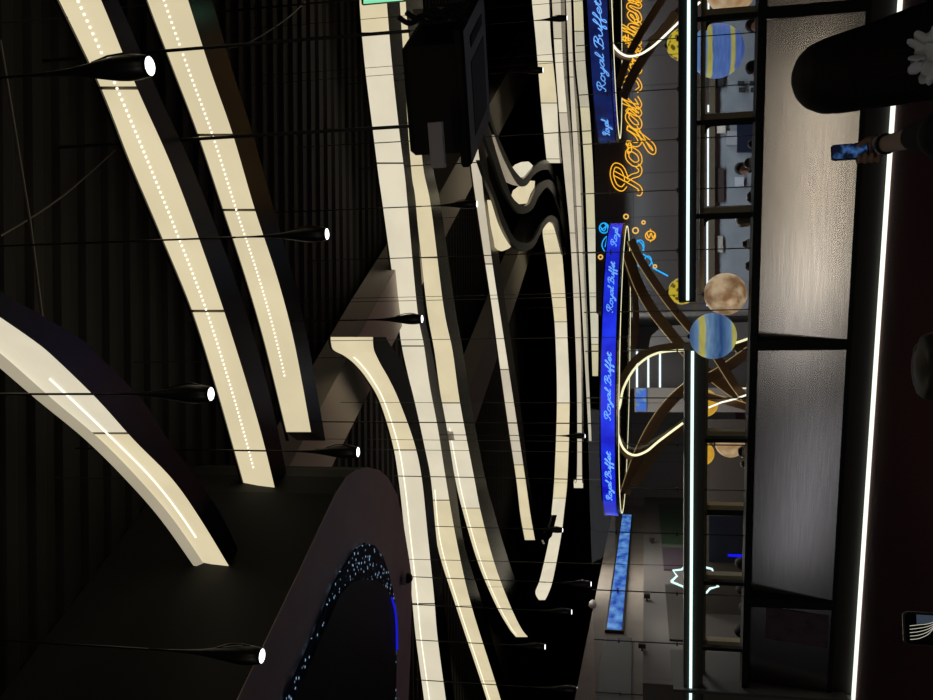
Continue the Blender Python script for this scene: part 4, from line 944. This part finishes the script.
# ---- near woman with long hair, seen from behind, filming
WP = atr(800, 80, 2.75); wx, wy, wzt = WP.x, WP.y, aty(793, 82, WP.y).z
t = thing('person', (wx, wy, 0), 'woman with very long black hair seen from behind, holding up a small phone', 'person'); PINV[t.name] = Matrix.Identity(4)
hz = wzt - .125
m_wtop = mat('black_top', (.006, .006, .008), .85)
lean = .035
hand = aty(873, 147, 3.2) - Vector((wx, wy, 0)); elb = aty(922, 122, 2.80) - Vector((wx, wy, 0)); 
shl = Vector((-.17, .02, hz - .27)); shr = Vector((.21, .0, hz - .28))
b = MB(); ovals(b, [(.03, 0, .86, .16, .12), (.03, 0, 1.0, .135, .10), (.03, 0, hz - .42, .16, .105), (.03, 0, hz - .29, .17, .085), (.02, 0, hz - .23, .09, .07)])
limb(b, [(.01, 0, hz - .27), (0, .01, hz - .09)], [.055, .052]); head(b, (0, .015, hz))
for sx in (-1, 1):
    limb(b, [(.03 + sx * .085, 0, .88), (.03 + sx * .09, .01, .48), (.03 + sx * .09, -.01, .09)], [.095, .062, .04]); limb(b, [(.03 + sx * .09, -.02, .045), (.03 + sx * .10, .15, .03)], [.042, .03])
elb = Vector((max(min(elb.x, -.13), -.30), elb.y, min(elb.z, hz - .30)))
limb(b, [shl, shl.lerp(elb, .5), elb], [.05, .046, .038]); limb(b, [elb, elb.lerp(hand, .85)], [.040, .026])
elr = Vector((.30, .12, hz - .52)); hr = Vector((.18, .36, hz - .50))
limb(b, [shr, elr], [.05, .038]); limb(b, [elr, hr], [.038, .026]); b.ell(hr + Vector((-.03, .05, 0)), (.04, .05, .02))
for f in range(4): limb(b, [hr + Vector((-.06 + .018 * f, .08, 0)), hr + Vector((-.06 + .018 * f, .13, .01)), hr + Vector((-.06 + .018 * f, .14, -.02))], [.009, .008, .007], 6)
limb(b, [hr + Vector((-.05, .04, 0)), hr + Vector((-.09, .09, .01))], [.011, .009], 6)
# phone hand: palm behind the phone, fingers wrapped round its side
ph = aty(848, 152, 3.25) - Vector((wx, wy, 0))
pd = Vector((0, .10, 1)).normalized(); pxv = Vector((.95, .3, -.03)).normalized(); pnv = pxv.cross(pd).normalized()
pl = ph - pd * .062
b.ell(pl + pxv * .034 - pnv * .022 - pd * .012, (.018, .022, .040))
for f in range(4):
    z0 = pd * (.030 - .0205 * f); k_ = 1 - .10 * abs(f - 1)
    a0 = pl + z0; limb(b, [a0 + pxv * .030 - pnv * .020, a0 + pxv * .006 - pnv * .024, a0 - pxv * .030 * (.6 + .4 * k_) - pnv * .016, a0 - pxv * .037 + pnv * .002, a0 - pxv * (.020 + .012 * (1 - k_)) + pnv * .013], [.0090, .0088, .0082, .0078, .0066], 8)
limb(b, [pl + pxv * .038 - pd * .036 - pnv * .010, pl + pxv * .039 - pd * .012 + pnv * .006, pl + pxv * .028 + pd * .010 + pnv * .015, pl + pxv * .014 + pd * .028 + pnv * .015], [.013, .0115, .010, .0085], 8)
limb(b, [elb.lerp(hand, .8), pl + pxv * .034 - pd * .034 - pnv * .016], [.026, .024], 10)
o = b.build('body', mat('dim_skin', (.42, .28, .21), .55), t, True); remesh(o, .0042, 2)
b = MB(); ovals(b, [(.03, 0, .84, .18, .14), (.03, 0, 1.0, .155, .12), (.03, 0, hz - .42, .18, .125), (.03, 0, hz - .29, .19, .105), (.02, 0, hz - .215, .085, .075)])
limb(b, [shl, shl.lerp(elb, .5), elb, elb.lerp(hand, .32)], [.07, .062, .056, .048]); limb(b, [shr, elr, elr.lerp(hr, .6)], [.07, .055, .045])
o = b.build('black_top', m_wtop, t, True); remesh(o, .012)
b = MB()
for sx in (-1, 1): limb(b, [(.03 + sx * .08, 0, .88), (.03 + sx * .09, .01, .48), (.03 + sx * .09, -.01, .10)], [.115, .085, .07])
o = b.build('trousers', m_matte, t, True); remesh(o, .015)
for sx in (-1, 1):
    b = MB(); limb(b, [(.03 + sx * .09, -.03, .05), (.03 + sx * .10, .15, .04)], [.05, .04]); b.build('shoe', m_black, t, True)
b = MB()
ovals(b, [(.004, .0, hz + .128, .018, .02), (.004, -.005, hz + .115, .055, .065), (.003, -.008, hz + .09, .082, .095), (.002, -.01, hz + .05, .100, .112), (.006, -.02, hz, .108, .112), (.015, -.03, hz - .06, .114, .10), (.028, -.045, hz - .14, .125, .085), (.045, -.06, hz - .24, .137, .075), (.06, -.07, hz - .34, .140, .07), (.07, -.075, hz - .44, .135, .06), (.075, -.075, hz - .52, .10, .04)], 24)
for k in range(26):
    a = random.uniform(-1, 1); x0_ = a * .085
    b.tube(catmull([(x0_ * .8, -.10 + abs(a) * .03, hz + .06), (x0_ * 1.08 + .01, -.125 + abs(a) * .05, hz - .08), (x0_ * 1.15 + .045, -.125 + abs(a) * .05, hz - .26), (x0_ * 1.1 + .07, -.125 + abs(a) * .05, hz - .46), (x0_ + .075, -.10, hz - .56)], 5), [.016] * 16 + [.012, .009, .006, .004, .003], 6)
o = b.build('hair', m_hair, t, True); remesh(o, .008, 4)
# pale ruffle on her shoulder
m_ruf = mat('pale_blue_ruffle', (.80, .88, .97), .8)
b = MB(); rc = aty(930, 57, 2.5) - Vector((wx, wy, 0))
for k in range(30):
    a = 2 * pi * k / 30 * 2 + random.uniform(-.2, .2); rr = random.uniform(.015, .05) if k % 2 else random.uniform(.045, .075)
    c0 = rc + Vector((rr * math.cos(a) * 1.0, random.uniform(-.025, .02), rr * math.sin(a) * .75 - .012))
    b.ell(c0, (random.uniform(.012, .020), .006, random.uniform(.020, .028)), 10, 6, Matrix.Rotation(-a + pi / 2, 3, 'Y') @ Matrix.Rotation(random.uniform(-.9, .9), 3, 'Z'))
b.ell(rc + Vector((0, .015, -.01)), (.04, .012, .035))
o = b.build('ruffle', m_ruf, t, True); remesh(o, .004, 1)
b = MB(); wp = elb.lerp(hand, .80); dr = (hand - elb).normalized(); b.tube([wp - dr * .012, wp + dr * .012], .034, 16); b.build('wristband', m_black, t, True)
# her phone (held, so a thing of its own)
m_pscr = mat('phone_screen_blue', (.01, .01, .02), .1, 0, (1, 1, 1), .35)
noise_col(m_pscr, (.01, .015, .04), (.10, .28, .75), 28, 3, (1, 1, 1), 'Emission Color', .48, .66)
def phone(c, X, Zv, label, mscr, w_=.072, h_=.150):
    Nn = X.cross(Zv).normalized(); R = Matrix((X, Nn, Zv)).transposed()
    t = thing('phone', c, label, 'phone')
    def rr(wd, hh, rad): return [(sx * (wd / 2 - rad) + rad * math.cos(a0 + k * pi / 8), sz * (hh / 2 - rad) + rad * math.sin(a0 + k * pi / 8)) for sx, sz, a0 in ((1, 1, 0), (-1, 1, pi / 2), (-1, -1, pi), (1, -1, 1.5 * pi)) for k in range(5)]
    b = MB(); b.prism([c + X * a + Zv * q_ - Nn * .004 for a, q_ in rr(w_, h_, .012)], Nn * .008); b.build('case', m_black, t)
    sd = -1 if Nn.dot(CAM - c) < 0 else 1
    b = MB(); b.prism([c + X * a + Zv * q_ + Nn * sd * .0042 for a, q_ in rr(w_ - .006, h_ - .008, .010)], Nn * sd * .0008); b.build('screen', mscr, t)
    return t, R, Nn * sd
pc = ph + Vector((wx, wy, 0))
phone(pc - pd * .005, pxv, pd, 'small phone with a blue lit screen held up by the woman with long hair', m_pscr, .058, .118)

# ---- person whose crown of hair just enters at the bottom of the (upright) view
def near_person(px, py, r, label, hair, sc_head=1.0, arms=False):
    p = atr(px, py, r); zt = p.z; hz = zt - .125
    t = thing('person', (p.x, p.y, 0), label, 'person'); PINV[t.name] = Matrix.Identity(4)
    b = MB(); k = zt / 1.62
    ovals(b, [(0, 0, .86 * k, .16, .12), (0, 0, 1.0 * k, .14, .10), (0, 0, hz - .42, .17, .11), (0, 0, hz - .29, .18, .09), (0, 0, hz - .23, .09, .07)])
    limb(b, [(0, 0, hz - .27), (0, .01, hz - .09)], [.055, .052]); head(b, (0, .015, hz))
    for sx in (-1, 1):
        limb(b, [(sx * .085, 0, .88 * k), (sx * .09, .01, .48 * k), (sx * .09, -.01, .09)], [.095, .062, .04]); limb(b, [(sx * .09, -.02, .045), (sx * .10, .15, .03)], [.042, .03])
        limb(b, [(sx * .19, 0, hz - .29), (sx * .24, .0, hz - .55)], [.05, .04]); 
        hd = Vector((sx * .22, .14, hz - .76)); limb(b, [(sx * .24, .0, hz - .55), hd], [.04, .028]); b.ell(hd + Vector((0, .03, -.03)), (.02, .04, .045))
        for f in range(4): limb(b, [hd + Vector((0, .0 + .018 * f, -.06)), hd + Vector((sx * -.015, .005 + .018 * f, -.12))], [.009, .007], 6)
        limb(b, [hd + Vector((0, .06, -.03)), hd + Vector((sx * -.02, .09, -.07))], [.011, .009], 6)
    o = b.build('body', m_skin, t, True); remesh(o, .010)
    b = MB(); ovals(b, [(0, 0, .80 * k, .18, .14), (0, 0, 1.0 * k, .16, .12), (0, 0, hz - .42, .19, .13), (0, 0, hz - .29, .195, .11), (0, 0, hz - .215, .085, .075)])
    for sx in (-1, 1): limb(b, [(sx * .19, 0, hz - .29), (sx * .24, .0, hz - .52)], [.068, .058])
    o = b.build('shirt', m_wtop, t, True); remesh(o, .014)
    b = MB()
    for sx in (-1, 1): limb(b, [(sx * .08, 0, .88 * k), (sx * .09, .01, .48 * k), (sx * .09, -.01, .10)], [.115, .085, .07])
    o = b.build('trousers', m_matte, t, True); remesh(o, .016)
    for sx in (-1, 1):
        b = MB(); limb(b, [(sx * .09, -.03, .05), (sx * .10, .15, .04)], [.05, .04]); b.build('shoe', m_black, t, True)
    b = MB(); b.ell((0, -.012, hz + .03), (.092, .108, .098), 20, 12); b.ell((0, -.05, hz - .03), (.086, .075, .10), 18, 10)
    for j in range(30):
        a = random.uniform(0, 2 * pi); b.ell((.05 * math.cos(a), -.012 + .06 * math.sin(a), hz + .10), (.02, .02, .022), 8, 5)
    o = b.build('hair', hair, t, True); remesh(o, .009, 2)
    return t
near_person(915, 367, 1.95, 'person whose dark brown hair just rises into the right edge of the photo', mat('dark_brown_hair', (.035, .026, .020), .55))

# ---- filming phone low at the left, with the hands and person under it
m_film = mat('phone_screen_film', (.008, .008, .01), .12)
pc = aty(939.5, 630, 2.35)
tX = Vector((1, .12, 0)).normalized(); tZ = Vector((0, .12, 1)).normalized(); tZ = (tZ - tX * tZ.dot(tX)).normalized()
tp, R, Nv = phone(pc, tX, tZ, 'phone filming the ceiling, its screen showing pale curved lines, at the lower left', m_film, .078, .160)
for k in range(5):
    b = MB(); b.tube(catmull([pc + tX * (-.026 + .008 * k) + tZ * .066 + Nv * .0055, pc + tX * (-.022 + .008 * k) + tZ * .046 + Nv * .0055, pc + tX * (-.010 + .006 * k) + tZ * .025 + Nv * .0055, pc + tX * (.010 + .004 * k) + tZ * (.010 - .004 * k) + Nv * .0055], 5), .0008, 5); b.build('screen_line', glow('film_line', (.55, .52, .42), .8), tp)
b = MB(); b.prism([pc + tX * a + tZ * q_ + Nv * .0053 for a, q_ in ((.012, .05), (.034, .05), (.034, -.06), (.02, -.06))], Nv * .0004); b.build('screen_area', glow('film_blue', (.05, .07, .10), .6), tp)
b = MB(); b.loft([[pc + tX * (.0395 * cx2) + tZ * (.0805 * cz2) + Nv * o2 for cx2, cz2 in ((-1, -.85), (-.82, -1), (.82, -1), (1, -.85), (1, .85), (.82, 1), (-.82, 1), (-1, .85))] for o2 in (-.0035, .0035)], caps=False); b.build('metal_edge', mat('gold_phone_edge', (.5, .42, .28), .3, .9), tp)
g = pc.copy()
t = thing('person', (g.x, g.y - .1, 0), 'small person below the lower left edge of the view raising the filming phone', 'person'); PINV[t.name] = Matrix.Translation((-g.x, -(g.y - .1), 0))
b = MB(); cx2, cy2 = g.x, g.y - .1; hz = 1.06
def T(p): return Vector((p[0] + cx2, p[1] + cy2, p[2]))
rows = [(0, 0, .58, .13, .10), (0, 0, .70, .115, .09), (0, 0, .80, .135, .09), (0, 0, .86, .14, .075), (0, 0, .90, .06, .055)]
ovals(b, [(cx2 + a, cy2 + c_, z, r1, r2) for a, c_, z, r1, r2 in rows]); limb(b, [T((0, 0, .88)), T((0, .01, hz - .07))], [.045, .045]); head(b, T((0, .01, hz)), .92)
for sx in (-1, 1):
    limb(b, [T((sx * .07, 0, .60)), T((sx * .075, .01, .33)), T((sx * .075, -.01, .07))], [.08, .055, .036]); limb(b, [T((sx * .075, -.01, .04)), T((sx * .08, .13, .03))], [.036, .028])
    sh_ = T((sx * .14, 0, .86)); el_ = T((sx * .20, .14, .95)); hd = pc + tX * sx * .050 - tZ * .06 - Nv * .004
    limb(b, [sh_, el_], [.045, .036]); limb(b, [el_, hd - tZ * .05], [.036, .024]); b.ell(hd - tZ * .012, (.016, .028, .036))
    for f in range(4): limb(b, [hd + tZ * (.016 - .014 * f), hd + tZ * (.018 - .014 * f) - Nv * .018 - tX * sx * .012, hd + tZ * (.018 - .014 * f) - Nv * .015 - tX * sx * .04], [.008, .0075, .0065], 6)
    limb(b, [hd - tZ * .02, hd + tZ * .0 + Nv * .016 - tX * sx * .004, hd + tZ * .012 + Nv * .016 - tX * sx * .022], [.010, .009, .008], 6)
o = b.build('body', m_skin, t, True); remesh(o, .006, 2)
b = MB(); ovals(b, [(cx2 + a, cy2 + c_, z, r1 + .018, r2 + .018) for a, c_, z, r1, r2 in rows]); 
for sx in (-1, 1): limb(b, [T((sx * .14, 0, .86)), T((sx * .18, .09, .92))], [.06, .05])
o = b.build('shirt', m_wtop, t, True); remesh(o, .012)
b = MB()
for sx in (-1, 1): limb(b, [T((sx * .07, 0, .60)), T((sx * .075, .01, .33)), T((sx * .075, -.01, .08))], [.10, .075, .06])
o = b.build('trousers', m_matte, t, True); remesh(o, .014)
for sx in (-1, 1):
    b = MB(); limb(b, [T((sx * .075, -.02, .04)), T((sx * .08, .12, .035))], [.042, .034]); b.build('shoe', m_black, t, True)
b = MB(); b.ell(T((0, -.015, hz + .03)), (.085, .10, .09), 18, 10); b.ell(T((0, -.05, hz - .03)), (.08, .07, .09), 18, 10); o = b.build('hair', m_hair, t, True); remesh(o, .010, 2)

for o in S.objects:
    if o.parent is None and 'label' in o and not 4 <= len(o['label'].split()) <= 16: print('LABEL', len(o['label'].split()), o['label'])
